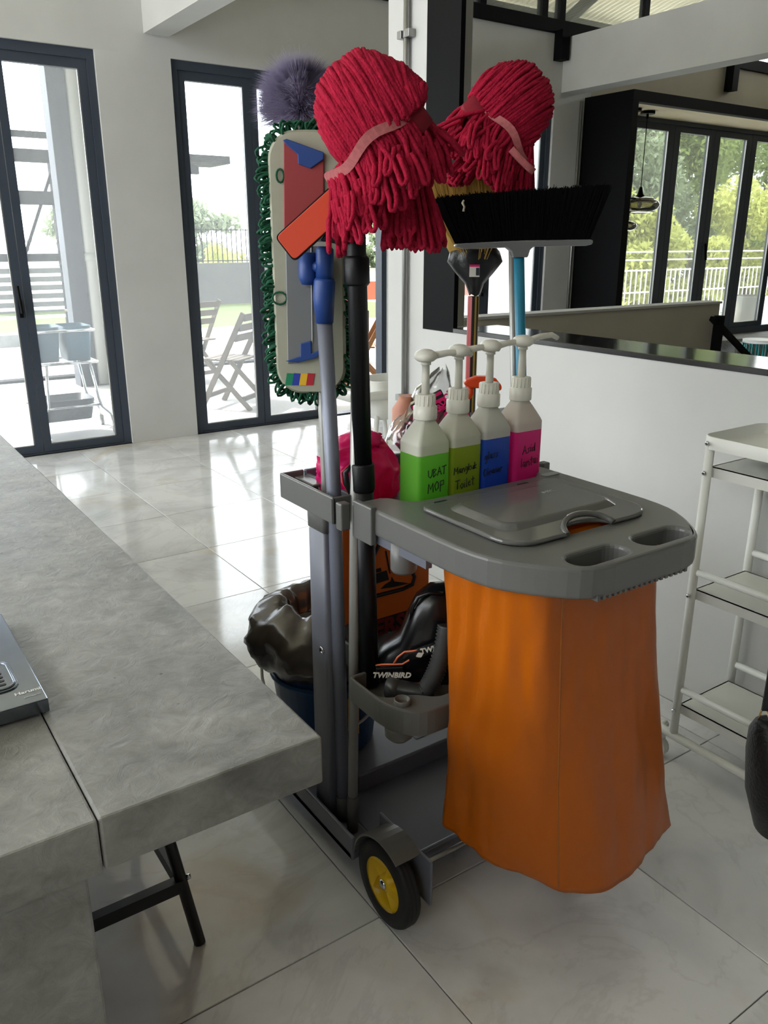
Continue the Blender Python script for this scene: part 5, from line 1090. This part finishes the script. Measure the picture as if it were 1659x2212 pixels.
def label_on(px, py, d, sz, body, ang=0., sh=.25):
    u = (Rv*math.cos(ang)+UPV*math.sin(ang)); text(body, sz, 'wlabel', vc, Vp(px, py, -d), u, UPV*math.cos(ang)-Rv*math.sin(ang), shear=sh, bold=.0006, ext=.001)
obj('badge', MB().loft([[Vp(x, y, -d) for x, y in ((812, 1410), (870, 1406), (872, 1440), (814, 1436))] for d in (.058, .071)], True, True, False), M['vac'], vc, bev=.003)
label_on(845, 1424, .0725, .0172, 'TWINBIRD', .0); label_on(925, 1368, .076, .016, 'TWIN', .28, .1)
obj('badge', MB().loft([[Vp(x, y, -d) for x, y in ((880, 1378), (950, 1352), (952, 1372), (882, 1395))] for d in (.062, .074)], True, True, False), M['vac'], vc, bev=.002)
obj('logo_leaf', MB().prism(rnd_poly([(-.008, -.004), (.004, -.006), (.009, .005), (-.003, .006)], .003, 3), Vp(903, 1380, -.076), Rv, UPV, NV*.001), M['wlabel'], vc)
obj('carry_handle', MB().tube([Vp(887, 1330, -.03), Vp(890, 1300, -.03), Vp(902, 1278, -.03), Vp(925, 1268, -.03), Vp(955, 1270, -.03)], .0045, 8), M['vac'], vc)
hs_ = []; hr_ = []
path = [Vp(962, 1310, -.075), Vp(950, 1370, -.09), Vp(930, 1420, -.1), Vp(905, 1455, -.1), Vp(880, 1476, -.095), Vp(858, 1482, -.085)]
for i in range(len(path)-1):
    for k in range(16): t = k/16; hs_.append(path[i].lerp(path[i+1], t))
hs_ = [Vector(sum((hs_[max(0, min(len(hs_)-1, i+j))] for j in range(-8, 9)), Vector())/17) for i in range(len(hs_))]
hsm = []
for p in hs_: hsm.append(p)
for i in range(len(hsm)): hr_.append(.0185+(.003 if i % 2 else -.0015))
for p in hsm: p.z = max(p.z, vz+.021)
obj('hose', MB().tube(hsm, hr_, 14), M['hose'], vc)
obj('hose_end', MB().tube([hsm[-1], hsm[-1]+(hsm[-1]-hsm[-5]).normalized()*.028], [.02, .024], 16), M['hose'], vc)
# blue bucket lined with a black bag, on the cart base
bx_, by_ = .965, 1.68
bk = thing('waste_bucket', (bx_, by_, .156), 'dark blue plastic bucket with wire handle on the cart base', 'bucket')
obj('pail', MB().lathe([(.118, .158), (.122, .162), (.15, .41), (.158, .412), (.158, .428), (.152, .43), (.146, .428), (.118, .17)], (bx_, by_, 0), 40), M['bucket'], bk)
obj('rib_ring', MB().lathe([(.144, .36), (.152, .362), (.153, .372), (.146, .374)], (bx_, by_, 0), 40, cap0=False, cap1=False), M['bucket'], bk)
lug = Vector((bx_, by_, 0))-Rv*.158; obj('handle_lug', MB().obox((lug.x, lug.y, .39), Rv*.012, UPV*.014, NV*.014), M['bucket'], bk, bev=.003)
obj('handle', MB().tube([(lug.x-Rv.x*.01, lug.y-Rv.y*.01, .392)]+[tuple(Vector((bx_, by_, 0))-NV*(.172*math.sin(a))-Rv*(.172*math.cos(a))+UPV*(.385-.12*math.sin(a))) for a in np.linspace(.1, math.pi-.1, 18)], .004, 8), M['wgrey'], bk)
lb = Vector((bx_, by_, .3))-NV*.128+Rv*.075; obj('label', MB().obox((lb.x, lb.y, .29), Rv*.014, UPV*.05, NV*.001), M['ylab'], bk)
gb = thing('bin_liner', (bx_, by_, .3), 'crumpled black bin liner bulging out of the blue bucket', 'bag')
rgs = []
for i in range(26):
    t = i/25
    prof_ = ((0, .146), (.12, .17), (.3, .188), (.5, .19), (.7, .168), (.82, .14), (.88, .11), (.8, .085), (.55, .07)); 
    ti = t*(len(prof_)-1); j = min(int(ti), len(prof_)-2); f = ti-j; z = .385+.205*(prof_[j][0]*(1-f)+prof_[j+1][0]*f); r0 = prof_[j][1]*(1-f)+prof_[j+1][1]*f
    rg = []
    for k in range(72):
        a = 2*math.pi*k/72; w_ = 1+.10*noise.noise(Vector((math.cos(a)*2.2, math.sin(a)*2.2, t*3)))+.035*(1 if t > .55 else .4)*math.sin(a*11+3*noise.noise(Vector((a, t*3, 0))))+.05*noise.noise(Vector((math.cos(a)*6, math.sin(a)*6, t*9)))-.06*abs(noise.noise(Vector((math.cos(a)*4.5, math.sin(a)*4.5, t*6+9))))
        rg.append((bx_-Rv.x*.012+math.cos(a)*r0*w_, by_-Rv.y*.012+math.sin(a)*r0*w_, z+.03*t*noise.noise(Vector((math.cos(a)*3, math.sin(a)*3, 4)))))
    rgs.append(rg)
obj('liner', MB().loft(rgs, False, True), M['blackfilm'], gb)
